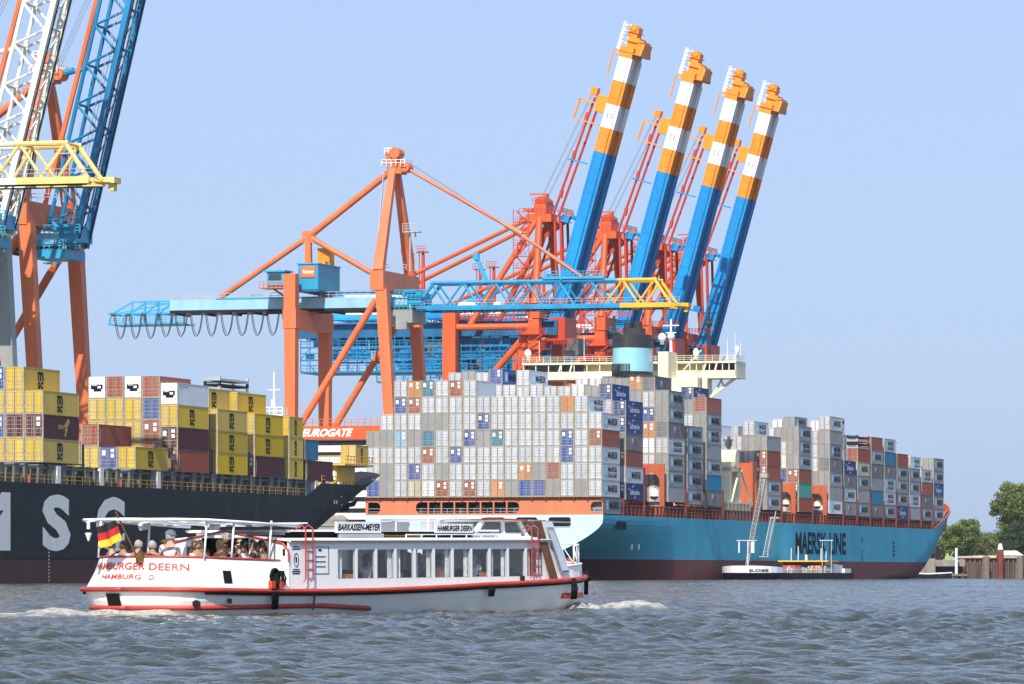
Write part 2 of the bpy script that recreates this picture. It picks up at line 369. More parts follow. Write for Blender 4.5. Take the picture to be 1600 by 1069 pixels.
# bay start, outer column (colour+logo, from the bottom), heights of inner columns 16..1
BAYS=[(16.5,14.2,'sF wM r. dP sF sF','7877777','88'),
 (47.5,14.2,'g. gM gM wS dP gM gM','8888888',''),(62,13.95,'gM gM gM gM gM','555677',''),(77,13.9,'dP t. gM gs gS gM r.','877767',''),
 (128,13.8,'gM gM r. r. gs','655655',''),(157,13.7,'r. x. r. gM gS gM','666566',''),
 (187,13.65,'WM g. gM dP gS g. wM','667766',''),(201.2,13.5,'gP wM dP sF','77676',''),
 (215.4,13.45,'gM gs gM eM r.','66565',''),(229.6,13.4,'dP t. gs dP gM r.','655555',''),(243.8,13.4,'gM wS wS dP t. wS','65555',''),
 (258,13.35,'sF gM gM gM r.','65555',''),(272.2,13.3,'g. wS gM gM','5544',''),(286.4,13.3,'gM dP r. wS','5555',''),(300.6,13.25,'gM gM sF gM gM','5555','')]
BN=['second','third','fourth','fifth','sixth','seventh','eighth','ninth','tenth','eleventh','twelfth','thirteenth','fourteenth','fifteenth','foremost']
INNER={16.5:{16:7,15:7,14:7,13:7,12:7,11:7,10:8,9:7,8:8,7:8,6:8,5:8,4:7,3:6,2:5,1:4}}
for bi,(a,zb,outer,inn,_) in enumerate(BAYS):
    for t,k in enumerate(outer.split()):
        cand(cb(17),a,zb+2.9*t,12.19,2.87,k[0],LG[k[1]],False,(BN[bi],t+1,17),'blue')
    for j in range(1,17):
        c=17-j
        n=INNER[a][c] if a in INNER else int(inn[min(j-1,len(inn)-1)]) - (0 if j<len(inn) else (1 if rng.random()<.3 else 0))
        if a==47.5 and c<9: n=7
        if a>=77 and a<100 and c<16: n=7
        z=zb
        for t in range(n):
            hh=2.87 if (t<4 or rng.random()<.7) else 2.56
            col=rc(); lg=rng.choice(('maersk','maersk','sealand')) if col in 'wgW' else None
            if (a,c,t) in ((16.5,16,6),(77,16,7)): col='s'; lg='saf'
            if (a,c,t)==(16.5,8,7): col='b'
            if (a,c,t)==(47.5,16,7): col='d'; lg='pno'
            if a>=128 and t>=4: col=rng.choice('wwWwg')
            cand(cb(c),a,z,12.19,hh,col,lg,False,(BN[bi],t+1,c),'blue'); z+=hh+.03
# --- black ship
def mstack(a,zb,c,cols,L=12.19,name='first',t0=0):
    for t,k in enumerate(cols):
        if k==' ': continue
        lg='msc' if k=='y' else None; rf=False; kk=k
        if k=='R': kk='W'; rf=True; lg='reef'
        if k=='O': kk='m'; lg='oug'
        if k=='K': kk='m'; lg='code'
        if k=='r' : lg='code'
        cand(cb(c),a,zb+2.9*t,L,2.87,kk,lg,rf,(name,t+1+t0,c),'black')
mstack(-266.6,14.7,17,'yOy'); mstack(-266.6,14.7,16,'ymyy'); mstack(-266.6,14.7,15,'ybyb'); mstack(-266.6,14.7,14,'yyyy')
mstack(-234,14.5,17,'y',name='second'); mstack(-234,14.5,16,'b',name='second'); mstack(-234,14.5,15,'yr',name='second'); mstack(-234,14.5,14,'yy',name='second')
mstack(-218,14.5,17,'rmyR',name='third'); mstack(-218,15.4,16,'rrbr',name='third'); mstack(-218,15.4,15,'yyyR',name='third'); mstack(-218,15.4,14,'yyyr',name='third'); mstack(-218,15.4,13,'yyyR',name='third')
mstack(-202,14.5,17,'yyy',name='fourth'); mstack(-202,14.5,16,'yyyy',name='fourth')
mstack(-186.6,14.4,17,'Kyy',name='fifth'); mstack(-186.6,14.4,16,'yyyy',name='fifth')
mstack(-171.6,14.4,17,'yyy',6.06,name='sixth'); mstack(-171.6,14.4,16,'yyy',6.06,name='sixth')
mstack(-164.0,14.3,17,'K',name='seventh'); mstack(-164,14.3,16,'r',name='seventh')
mstack(-164.6,17.22,17,'t',6.06,name='seventh',t0=1); 
BOXES[-1][6]=None
cand(-7.3,-122,17.5,6.06,2.87,'y','msc',False,('foredeck',1,1),'black')
# --- keep what the photograph can show: sight lines against all boxes
def visible(boxes):
    B=np.array([[x[0]-1.22,x[0]+1.22,x[1],x[1]+x[3],x[2],x[2]+x[4]] for x in boxes])
    dx,dy=0-SX,0-SY; cam_l=np.array([dx*CT-dy*ST,dx*ST+dy*CT,CAM_H])   # camera in (b,a,z)
    res=[]
    lo=B[:,[0,2,4]]; hi=B[:,[1,3,5]]
    for i,x in enumerate(boxes):
        pe=[];ps=[]
        for fu in (.12,.5,.88):
            for fv in (.12,.5,.9):
                pe.append((B[i,0]+fu*2.44,x[1]-.03,x[2]+fv*x[4])); ps.append((B[i,1]+.03,x[1]+fu*x[3],x[2]+fv*x[4]))
        out=[]
        for P in (np.array(pe),np.array(ps)):
            d=cam_l-P; near=np.abs(lo[:,1]-P[0,1])<140; l_=lo[near]; h_=hi[near]
            with np.errstate(divide='ignore',invalid='ignore'):
                t1=(l_[None]-P[:,None])/d[:,None]; t2=(h_[None]-P[:,None])/d[:,None]
            tn=np.minimum(t1,t2).max(2); tf=np.maximum(t1,t2).min(2)
            hit=((tf>np.maximum(tn,1e-7))&(tf>0)&(tn>-1e-9)).any(1)
            out.append(int((~hit).sum()))
        res.append(out)
    return res
VIS=visible(BOXES)
CAB=[]
ncont=0; nd=0
SHIPN={'blue':'large blue container ship','black':'black hulled container ship'}
for x,(ve,vs) in zip(BOXES,VIS):
    b,a,z,L,H,col,lg,rf,desc,ship=x
    if ve+vs==0: continue
    inframe=800+7850*(W(b+1.2,a)[0])/W(b+1.2,a)[1]
    if inframe<-25: continue
    if ve+vs<=1 and ship=='blue' and a>20: continue
    bay,t,c=desc
    if ship=='blue':
        cw='outermost starboard row' if c==17 else ORD[17-c+1]+' row inboard'
        if bay=='stern': lab=f"{CN[col]} container, tier {ORD[t] if t else 'below the first'}, {ORD[c]} column from left, stern stack of blue ship"
        else: lab=f"{CN[col]} container, {ORD[t]} tier up, {cw}, {bay} stack from stern, blue ship"
    else:
        cw='outer starboard row' if c==17 else ORD[17-c+1]+' row inboard'
        lab=f"{CN[col]}{' refrigerated' if rf else ''} container, {ORD[t]} tier up, {cw}, {bay} stack from left, black ship"
        if bay=='foredeck': lab='single short yellow container standing on the foredeck of the black ship'
    put_container(b,a,z,col,L,lab,f"containers on the {SHIPN[ship]}",lg if vs else None,ve>0,rf,H); ncont+=1
print('containers',ncont)
# ============================================================ SHIP HULLS
def ship_root(name,label,cat='ship'):
    return empty(name,W(0,0,0),-TH,label,cat)
def hull(half,a0,a1,prof,ztop,waterz,mats,bowcap=True,na=120,stern_cap=True,zrows=None):
    # half-breadth prof(a,z); x from centre -half. rows follow the sheer line
    m=MB(); A=np.concatenate([np.linspace(a0,a0+60,22),np.linspace(a0+60,a1-95,30)[1:],np.linspace(a1-95,a1,60)[1:]])
    zr=zrows or [-1.5,0,.8,1.6,2.4,3.1,waterz]; base=len(zr)
    idx=[]
    for a in A:
        zt=ztop(a); zs=zr+[waterz+(zt-waterz)*(k/10) for k in range(1,11)]
        row=[]
        for z in zs: row.append(z)
        idx.append(row)
    n=len(idx[0])
    for sg in (1,-1):
        i0=len(m.v)
        for a,row in zip(A,idx):
            for z in row: m.v.append((-half+sg*prof(a,z),a,z))
        for i in range(len(A)-1):
            for j in range(n-1):
                q=(i0+i*n+j,i0+(i+1)*n+j,i0+(i+1)*n+j+1,i0+i*n+j+1)
                m.f.append(q if sg>0 else q[::-1]); m.m.append(1 if j<base-1 else 0)
    return m,A,idx,n
def make_blue_ship():
    root=ship_root('container_ship','large pale blue container ship moored with its stern towards us')
    hf=21.4
    def ztop(a): return 11.35 if a<300 else 11.35+(a-300)*.165
    def prof(a,z):
        p=hf
        if a<70:
            zz=min(1,max(0,(10.2-z)/10.2)); h0=hf*(1-zz**1.5); 
            if z<3.2: h0*=max(0,min(1,(z+1.5)/4.7))**.5
            t=max(0,min(1,a/62)); t=t*t*(3-2*t); t=t**.7; p=h0+(hf-h0)*t
        k=max(0,min(1,z/18)); s0=232+ (319-232)*k**.45; s1=333+14*k
        if a>s0: u=min(1,(a-s0)/(s1-s0)); p=hf*math.sqrt(max(0,1-u**(2.0+.4*k)))
        return p
    m,A,idx,n=hull(hf,0,347,prof,ztop,3.75,None)
    m.build('hull',[M_hullb,M_hullred],root)
    # transom plate with mooring openings
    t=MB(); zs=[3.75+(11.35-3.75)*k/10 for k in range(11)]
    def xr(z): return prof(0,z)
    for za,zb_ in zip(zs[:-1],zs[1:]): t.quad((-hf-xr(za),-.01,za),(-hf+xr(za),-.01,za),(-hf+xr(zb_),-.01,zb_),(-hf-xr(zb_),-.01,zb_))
    t.build('transom',M_transom_lit,root)
    t=MB(); zl=[-1.5,0,1,2,3,3.75]
    for za,zb_ in zip(zl[:-1],zl[1:]): t.quad((-hf-xr(za),.01,za),(-hf+xr(za),.01,za),(-hf+xr(zb_),.01,zb_),(-hf-xr(zb_),.01,zb_))
    t.build('counter',M_hullred,root)
    for px0,px1 in ((607,641),(657,688),(701,735),(757,791),(807,842),(858,894)):
        x0=(px0-942)/8.72-.15; x1=(px1-942)/8.72-.15
        o=MB(); z0,z1=9.25,11.0
        pts=[]
        for cx,cz,a0_ in ((x1-.5,z0+.5,-90),(x1-.5,z1-.5,0),(x0+.5,z1-.5,90),(x0+.5,z0+.5,180)):
            for k in range(5): pts.append((cx+.5*math.cos(R(a0_+k*22.5)),-.03,cz+.5*math.sin(R(a0_+k*22.5))))
        o.quad(*pts); fr=o.build('mooring_opening',M_black,root)
        f=MB()
        for p,q in zip(pts,pts[1:]+pts[:1]): f.bar((p[0],-.05,p[2]),(q[0],-.05,q[2]),.12)
        f.bar((x0,-.06,10.0),(x1,-.06,10.0),.09)
        f.build('coaming',M_transom_lit,fr)
    # orange stern gallery
    g=MB(); ZT,ZB=14.4,11.35
    def panel(x0,x1,z0,z1,y0=0.0,y1=.25): g.box(x0,x1,y0,y1,z0,z1)
    panel(-42.8,0,13.6,ZT); panel(-42.8,0,ZB,11.65)
    ops=[(-42.3,-40.1)]+[(-33.6+k*2.36,-33.6+k*2.36+2.1) for k in range(8)]+[(-2.2,-.2)]
    xs=[-42.8]
    for o0,o1 in ops: xs+= [o0,o1]
    xs.append(0)
    for k in range(0,len(xs),2): panel(xs[k],xs[k+1],11.65,13.6)
    for o0,o1 in (ops[0],ops[1],ops[-2],ops[-1]):   # rounded ends
        for s_ in (0,1):
            if (o0,o1)==ops[1] and s_==1: continue
            if (o0,o1)==ops[-2] and s_==0: continue
            if (o0,o1)==ops[0] and s_==0: continue
            if (o0,o1)==ops[-1] and s_==1: continue
            cx=o0 if s_==0 else o1
            for zc,dz in ((11.65,1),(13.6,-1)):
                pts=[(cx,.0,zc)]
                for q in range(6):
                    an=q*18; pts.append((cx+(1 if s_==0 else -1)*.8*(1-math.sin(R(an))),0,zc+dz*.8*(1-math.cos(R(an)))))
                g.quad(*pts)
    g.build('stern_gallery',M_decko,root)
    g=MB()
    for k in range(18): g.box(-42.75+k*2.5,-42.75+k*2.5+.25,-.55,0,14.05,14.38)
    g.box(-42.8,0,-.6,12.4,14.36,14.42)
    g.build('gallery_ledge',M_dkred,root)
    g=MB(); g.rail([(-42.5,.6,11.4),(-.3,.6,11.4)],1.1,2.4,.04,1); g.build('gallery_railing',M_rail,root)
    g=MB()
    for k in range(13): 
        x=-36.5+k*2.5; g=MB(); g.box(x-.8,x+.8,7,7.6,11.4,12.2+.5*(k%3)); g.lathe([(.6,0),(.6,1.3)],10,(x,4+(k%4),11.4)); g.box(x-.3,x+.3,4+(k%4),7.2,11.4,11.7); g.build('mooring_winch',M_cream,root)
    g=MB(); g.box(-42.4,-.4,12,12.2,11.3,14.3); g.box(-42.75,-42.55,.3,12.2,11.35,14.3); g.build('gallery_bulkhead',M_dkred,root)
    # deck and under-container structure
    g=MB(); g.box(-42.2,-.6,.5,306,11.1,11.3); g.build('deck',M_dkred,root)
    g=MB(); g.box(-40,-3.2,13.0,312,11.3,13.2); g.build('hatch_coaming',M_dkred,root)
    bays=[b[0] for b in BAYS]; zb={b[0]:b[1] for b in BAYS}
    for i,a in enumerate([14.3]+[x+12.75 for x in bays]):
        if a>305: continue
        g=MB(); hgt=17 
        if a in (14.3,): hgt=14.3
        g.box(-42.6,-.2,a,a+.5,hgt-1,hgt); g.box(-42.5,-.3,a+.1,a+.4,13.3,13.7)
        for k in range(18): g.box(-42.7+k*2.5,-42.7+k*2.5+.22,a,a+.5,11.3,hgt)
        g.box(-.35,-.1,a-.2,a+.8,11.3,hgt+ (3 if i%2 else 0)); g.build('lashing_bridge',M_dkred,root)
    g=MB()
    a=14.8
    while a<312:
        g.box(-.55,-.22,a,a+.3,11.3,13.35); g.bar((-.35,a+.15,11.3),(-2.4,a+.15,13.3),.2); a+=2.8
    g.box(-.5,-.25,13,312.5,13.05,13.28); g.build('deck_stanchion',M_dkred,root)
    g=MB(); g.rail([(-.1,14,11.35),(-.1,299,11.35)],1.1,3.2,.03,1); g.build('deck_railing',M_deckred,root)
    # arched side houses
    for a0,a1,z1,op in ((33,46.8,21,1),(142.5,156.4,19.4,1),(173.5,186.4,19.5,1)):
        g=MB(); x=-.4; d=(a0+a1)/2; y1=a1-1.6
        # wall facing aft with arched opening, built as columns and arch
        xs0,xs1,xc=-7.2,-.4,-2.9; zo=z1-1.6
        g.box(xs0,xs1-4.0,y1,y1+.4,11.3,z1); g.box(xs1-.9,xs1,y1,y1+.4,11.3,z1); g.box(xs1-4.0,xs1-.9,y1,y1+.4,zo,z1); g.box(xs1-4,xs1-.9,y1,y1+.4,11.3,13.2)
        cx=xs1-2.45; r=1.55
        for k in range(8):
            t0,t1=R(k*22.5),R((k+1)*22.5)
            g.quad((cx+r*math.cos(t0),y1,zo-r+r*math.sin(t0)),(cx+r*math.cos(t0),y1,zo),(cx+r*math.cos(t1),y1,zo),(cx+r*math.cos(t1),y1,zo-r+r*math.sin(t1)))
        g.box(xs0,xs1,y1-4,y1-3.8,11.3,13.4)
        g.box(xs0,xs0+.3,y1-4,y1+2,11.3,z1-1)
        w=g.build('side_house',M_deckred,root)
        h=MB(); h.box(cx-1.2,cx+1.2,y1+3,y1+5.5,13,15.2); h.lathe([(.9,0),(.9,.8),(.4,1.4)],12,(cx,y1+2.5,15.2)); h.build('winch',M_cream if a0>100 else M_white,w)
        h=MB(); h.box(xs0+.4,xs1,y1+6,y1+6.1,11.3,z1-.2); h.build('back_wall',M_dkred,w)
    # superstructure
    s=empty('superstructure',(0,0,0)); s.parent=root
    g=MB(); g.box(-31,-7,100,110,14,38.8); g.box(-29,-9,97,100,20,36); g.build('deckhouse',M_cream,s)
    g=MB(); g.box(-42.9,-.3,102,110,38.7,39.1); g.box(-42.9,-.3,101.8,110.2,41.6,42.0); 
    for x in (-42.8,-.6): g.box(x,x+.25,102,110,39.1,41.6)
    g.box(-42.9,-.3,102,102.25,39.1,40.2); g.box(-31,-7,104.6,110,39.1,41.6)
    for k in range(34): x=-42.8+k*1.28; g.box(x,x+.16,102.0,102.2,40.2,41.6) if (k%2==0 or k>26) else None
    for x in (-36,-33.8,-5,-7.2): g.bar((x,102.1,38.8),(x+.9,102.1,41.6),.3)
    bw=g.build('bridge_wing',M_cream,s)
    for x0,x1 in ((-42.6,-31),(-7,-.6)): g=MB(); g.box(x0,x1,103.6,103.7,39.2,41.6); g.build('window',M_bwin,bw)
    g=MB(); g.rail([(-42.8,102,42.0),(-.4,102,42.0),(-.4,110,42.0)],1.1,1.4,.035,2); g.build('railing',M_cream,bw)
    g=MB(); 
    for x0,x1 in ((-7.5,-1),(-30.5,-42.2)): g.bar((x0,104,34),(x1,104,38.7),.5)
    for x0,x1 in ((-7.5,-3.5),(-30.5,-35)): g.bar((x0,104,32),(x1,104,38.7),.35)
    g.build('wing_brace',M_cream,bw)
    g=MB(); g.box(-14,-12,95,102,36,43.6); g.ladder((-11.5,99,38.5),(-6.5,99,44),.8,.6,.1,(0,1,0)); g.box(-6.8,-5.8,101,102,28,38.8); g.box(-14,-7,98,101,36,38.8)
    g.build('stair_tower',M_cream,s)
    f=empty('funnel',(0,0,0)); f.parent=s
    g=MB(); g.lathe([(3.7,36),(3.7,39.6)],32,(-18.2,92,0),1,1.5); g.build('lower_band',M_soot,f,smooth=False)
    g=MB(); g.lathe([(3.76,39.6),(3.68,44.1)],40,(-18.2,92,0),1,1.5); g.build('colour_band',M_funnel,f,smooth=False)
    g=MB(); g.lathe([(3.72,44.1),(3.6,46.6),(3.3,46.7)],40,(-18.2,92,0),1,1.5); g.build('upper_band',M_soot,f)
    g=MB()
    for x,y,r,h in ((-18.9,91,.8,49),(-17.1,91.5,.85,49.2),(-18,94,.7,48.4),(-19.8,93,.4,48.2)): g.tube([(x,y,46),(x,y,h)],r,14)
    g.box(-19.8,-16.2,90.4,94,46.6,47.9); g.build('exhaust_pipe',M_soot,f)
    g=MB()
    for k in range(13): x=-20.8+k*.28; g.box(x,x+.1,86.0,86.6,38.0,41.0)
    g.build('vent_slat',M_soot,f)
    g=MB(); pts=[]
    for i in range(14):
        r=1.5 if i%2==0 else .55; t=2*math.pi*i/14+.2; xx=r*math.cos(t); pts.append((-18.2+3.77*math.cos(R(-12)+xx/6.5),92+5.68*math.sin(R(-12)+xx/6.5)*1.0,42.2+r*math.sin(t)))
    c0=(-18.2+3.80*math.cos(R(-12)),92+5.72*math.sin(R(-12)),42.2)
    pts=[(p[0]+.05,p[1]-.04,p[2]) for p in pts]
    for i in range(14): g.quad(c0,pts[i],pts[(i+1)%14])
    g.build('star_emblem',M_wtext,f)
    # masts, domes and aerials on the bridge top
    for x,y,h,r,mt in ((-25,104,51,.45,M_soot),(-12.7,100,50,.3,M_white),(-6.2,104,52.5,.4,M_soot),(-40,104,46.4,.07,M_white),(-31,104,47,.07,M_white),(-1,104,47.5,.06,M_white),(-3,106,46.5,.07,M_white),(-.2,105,46,.06,M_white),(-21.4,101,48,.1,M_white)):
        g=MB(); g.tube([(x,y,42.4),(x,y,h)],r,8,r*.6)
        if r>.25: g.bar((x-1.6,y,h-1.2),(x+1.6,y,h-1.2),.2); g.bar((x-1,y,h-2.6),(x+1,y,h-2.6),.2); g.lathe([(.5,0),(.8,.5),(.5,1)],10,(x,y,h-3.8))
        g.build('mast' if r>.1 else 'aerial',mt,s)
    for x,z,r in ((-42,43.4,.7),(-22.6,46.4,1.0),(-15.2,46.2,.8),(-8.5,43.2,.6),(-.4,43.6,.45)):
        g=MB(); g.lathe([(r*.5,-.9),(r*.5,-.2),(r*.9,.0),(r,.5),(r*.8,1.0),(r*.3,1.3)],14,(x,103,z)); g.build('radar_dome',M_white,s,smooth=True)
    # cream deck machinery on starboard side
    g=MB(); 
    for k in range(7): g.box(-5.5+.2,-.8,97+k*3.0,98.4+k*3.0,13.2,14.6)
    g.box(-5.4,-.7,96,118,14.6,14.9); g.box(-4.6,-1,99,101,14.9,22.5); g.box(-4.6,-1,107,109,14.9,21.5); g.box(-4.6,-1,99,109,20.8,21.6); g.bar((-1,101,15),(-1,107,20.8),.35); g.bar((-1,109,21),(-1,118,15),.35)
    g.tube([(-4,104,23.3),(-.6,104,23.3)],1.7,16); g.build('hose_crane',M_cream,root)
    g=MB(); g.box(-6.4,-.5,92,120,11.3,13.1); g.build('store_house',M_greyp,root)
    g=MB(); g.box(-7,-1,119,123,11.4,23); g.box(-12,-6.6,100,123,11.4,22); g.box(-3.2,-.8,121,124,11.4,19); g.tube([(-6,112,22.5),(-3.2,112,22.5)],2.2,14); g.build('engine_casing',M_deckred,root)
    # bow bulwark inside
    g=MB(); N=26; pr=[]
    for k in range(N+1):
        a=301+46*k/N; pr.append((a,prof(min(a,346.9),ztop(a))))
    for sg in (1,-1):
        for (a,p),(a2,p2) in zip(pr[:-1],pr[1:]):
            za,zc=ztop(a),ztop(a2)
            q=[(-hf+sg*(p*.97-.3),a-.3,11.5),(-hf+sg*(p2*.97-.3),a2-.3,11.5),(-hf+sg*(p2-.3),a2-.3,zc+.25),(-hf+sg*(p-.3),a-.3,za+.25)]
            g.quad(*(q[::-1] if sg>0 else q))
            g.bar((-hf+sg*(p-.15),a,za+.1),(-hf+sg*(p2-.15),a2,zc+.1),.45)
            g.bar((-hf+sg*(p*.97-.6),a-.5,11.5),(-hf+sg*(p-.5),a-.5,za),.3,.7)
            for zz in (14,15.3,16.6): 
                if zz<za: g.bar((-hf+sg*(p-.6),a-.6,zz),(-hf+sg*(p2-.6),a2-.6,zz),.35,.2)
    g.build('bulwark',M_deckred,root)
    g=MB(); g.box(-30,-13,316,330,11.3,16.5); g.tube([(-21.4,326,16),(-21.4,326,25)],.3,8); g.build('forecastle',M_deckred,root)
    # lettering and marks
    t=MB(); add_text(t,'MAERSK',29.5,4.5,lambda u,v:(.03,153+u,5.2+v),0,.03); add_text(t,'LINE',16.5,4.5,lambda u,v:(.03,185.5+u,5.2+v),0,.03); t.build('lettering',M_btext,root)
    t=MB()
    for a0,z0,z1,w in ((218,7.9,9.2,1.6),(218,5.4,6.2,1.6),(218,4.0,5.0,1.8),(252,5,8.6,2.0)):
        for k in range(4): t.quad((.03,a0,z0+(z1-z0)*k/4),(.03,a0+w,z0+(z1-z0)*k/4),(.03,a0+w,z0+(z1-z0)*(k+.6)/4),(.03,a0,z0+(z1-z0)*(k+.6)/4))
    t.build('draught_marks',M_hullk,root)
    t=MB(); t.box(0.0,.03,9.5,16,8.9,10.3); t.build('side_opening',M_black,root)
    t=MB(); 
    for a in (22,27): t.bar((.05-.6,a,5.4),(.05-.6,a+.3,6.4),.25)
    t.build('light_marks',M_wtext,root)
    return root
blue=make_blue_ship()
# crews' ladder hung on the side
def gangway():
    o=empty('gangway',W(.3,125,0),-TH,'grey accommodation ladder hanging down the blue ship side beside the lattice boom','gangway')
    m=MB(); m.ladder((1,-5,4.6),(1,2,12.2),1.0,.6,.12,(1,0,0)); m.build('steps',M_rail,o)
    m=MB(); m.rail([(1.5,-5,4.6),(1.5,2,12.2)],1.2,1.2,.06,1); m.build('handrail',M_rail,o)
    m=MB(); m.box(.2,2,-7,-5,4.4,4.6); m.box(.3,2,2,4,12,12.3); m.build('platform',M_rail,o)
gangway()
def make_black_ship():
    root=ship_root('container_ship','long black container ship with yellow containers, red waterline and white letters')
    hf=20.2; A0,A1=-392,-103
    def ztop(a):
        if a<-164: return 12.15
        if a<-158: return 12.15+(a+164)/6*1.9
        if a<-136: return 14.05
        return 14.05+min(1,(a+136)/12)*1.5+max(0,(a+124)/21)*1.3
    def prof(a,z):
        s0=-135-(17-min(17,max(0,z)))*3.7; s1=s0+36; p=hf
        if a>s0: u=min(1,(a-s0)/(s1-s0)); p=hf*math.sqrt(max(0,1-u**2.1))
        return p
    m,A,idx,n=hull(hf,A0,A1,prof,ztop,2.9,None)
    m.box(-40,-.4,A0-.2,A0,-1,12)
    m.build('hull',[M_hullk,M_hullkred],root)
    g=MB(); g.box(-39.8,-.6,A0,-165,11.8,11.95); g.box(-34,-6,-165,-125,13.5,13.7); g.build('deck',M_post,root)
    g=MB(); g.box(-38,-3.4,A0,-152,12,13.6); g.build('hatch_coaming',M_post,root)
    g=MB(); a=-300
    k=0
    while a<-163:
        w=1.0 if k%2 else 1.5
        g=MB(); g.box(-1.4,-.25,a,a+w,11.95,14.42); g.box(-1.5,-.2,a-.15,a+w+.15,14.25,14.44); g.build('pedestal',M_ped,root); a+=4.6 if k%2 else 3.4; k+=1
    g=MB(); g.box(-1.2,-.5,-300,-163,13.9,14.2); g.build('deck_girder',M_ped,root)
    g=MB()
    for k in range(26):
        a=-298+k*5.3; g.box(-2.6,-2.0,a,a+.8,12,13.2,k%3); g.box(-1.9,-1.6,a+2,a+2.2,12,13.8,2)
    g.build('lashing_gear',[M_redt,M_wtext,M_yel],root)
    g=MB()
    for a in (-262,-247,-226,-160,-155,-149): g=MB(); g.box(-.9,-.15,a,a+1.3,12.2,14.35); g.build('deck_post',M_wtext,root)
    g=MB(); g.rail([(-.2,-300,12.15),(-.2,-165,12.15)],1.0,2.6,.03,1); g.rail([(-.2,-157,14.1),(-.8,-140,14.1)],1.0,2.0,.05,1); g.build('deck_railing',M_yel,root)
    for i,(a,n_) in enumerate(((-252,4),(-219.2,5),(-203.2,5),(-188,5),(-173,4))):
        g=MB(); top=15+n_*.55
        for k in range(17): g.box(-41+k*2.5+.3,-41+k*2.5+.5,a,a+.3,12,top)
        for z in (14.6,17.4,20.2): 
            if z<top: g.box(-40.4,-.4,a,a+.3,z,z+.15)
        g.build('lashing_bridge',M_post,root)
    # foredeck house, mast and anchor
    g=MB(); g.box(-10.5,-7.2,-128,-119,14,17.2); g.box(-11,-5.6,-129,-115,17.2,17.45); g.build('foredeck_house',M_yel,root)
    g=MB()
    for x,a in ((-8.4,-128.1),(-10,-128.1)): g.box(x,x+1.0,a-.05,a,15,16.4)
    g.build('locker',M_wtext,root)
    g=MB(); g.rail([(-11,-129,17.5),(-5.6,-129,17.5),(-5.6,-115,17.5)],1.1,1.5,.05,1); g.build('foredeck_railing',M_yel,root)
    g=MB(); g.tube([(-4,-167,14),(-4,-167,29.5)],.22,8,.1); g.box(-5.2,-2.4,-168,-166,23.2,23.5); g.rail([(-5.3,-168,23.5),(-2.4,-168,23.5),(-2.4,-166,23.5)],1.0,1,.05,1); g.bar((-4.9,-167,27),(-3.1,-167,27),.12); g.box(-4.3,-3.7,-167.3,-166.7,24.5,25.6); g.build('fore_mast',M_wtext,root)
    g=MB(); g.bar((-4.8,-128,14.0),(-6.0,-128,11.4),.5); g.bar((-8.0,-128.4,10.9),(-4.6,-127.6,11.5),.7); g.bar((-4.7,-127.6,11.4),(-4.0,-127.4,12.4),.5,.5,.15,.15); g.bar((-7.9,-128.4,10.9),(-8.8,-128.6,11.8),.5,.5,.15,.15); g.box(-6.6,-5.4,-128.5,-127.5,10.4,11.6); g.build('anchor',M_black2,root)
    t=MB()
    for ch,a,w in (('M',-291,13),('S',-267.5,9.6),('C',-249,10.4)):
        add_text(t,ch,w,6.9,(lambda a:lambda u,v:(.03,a+u,3.95+v))(a),0,.045)
    t.build('lettering',M_wtext,root)
    t=MB()
    for k in range(14): t.quad((.03,-265.4,.3+k*.42),(.03,-265.1,.3+k*.42),(.03,-265.1,.5+k*.42),(.03,-265.4,.5+k*.42))
    for a,z in ((-152,11.2),(-150.5,11.2),(-146,11.0),(-125,14.8),(-121,14.9)):
        b=prof(a,z)-hf; b2=prof(a+.8,z)-hf; t.quad((b+.12,a,z),(b2+.12,a+.8,z),(b2+.16,a+.8,z+.5),(b+.16,a,z+.5))
    t.build('draught_marks',M_wtext,root)
    return root
make_black_ship()
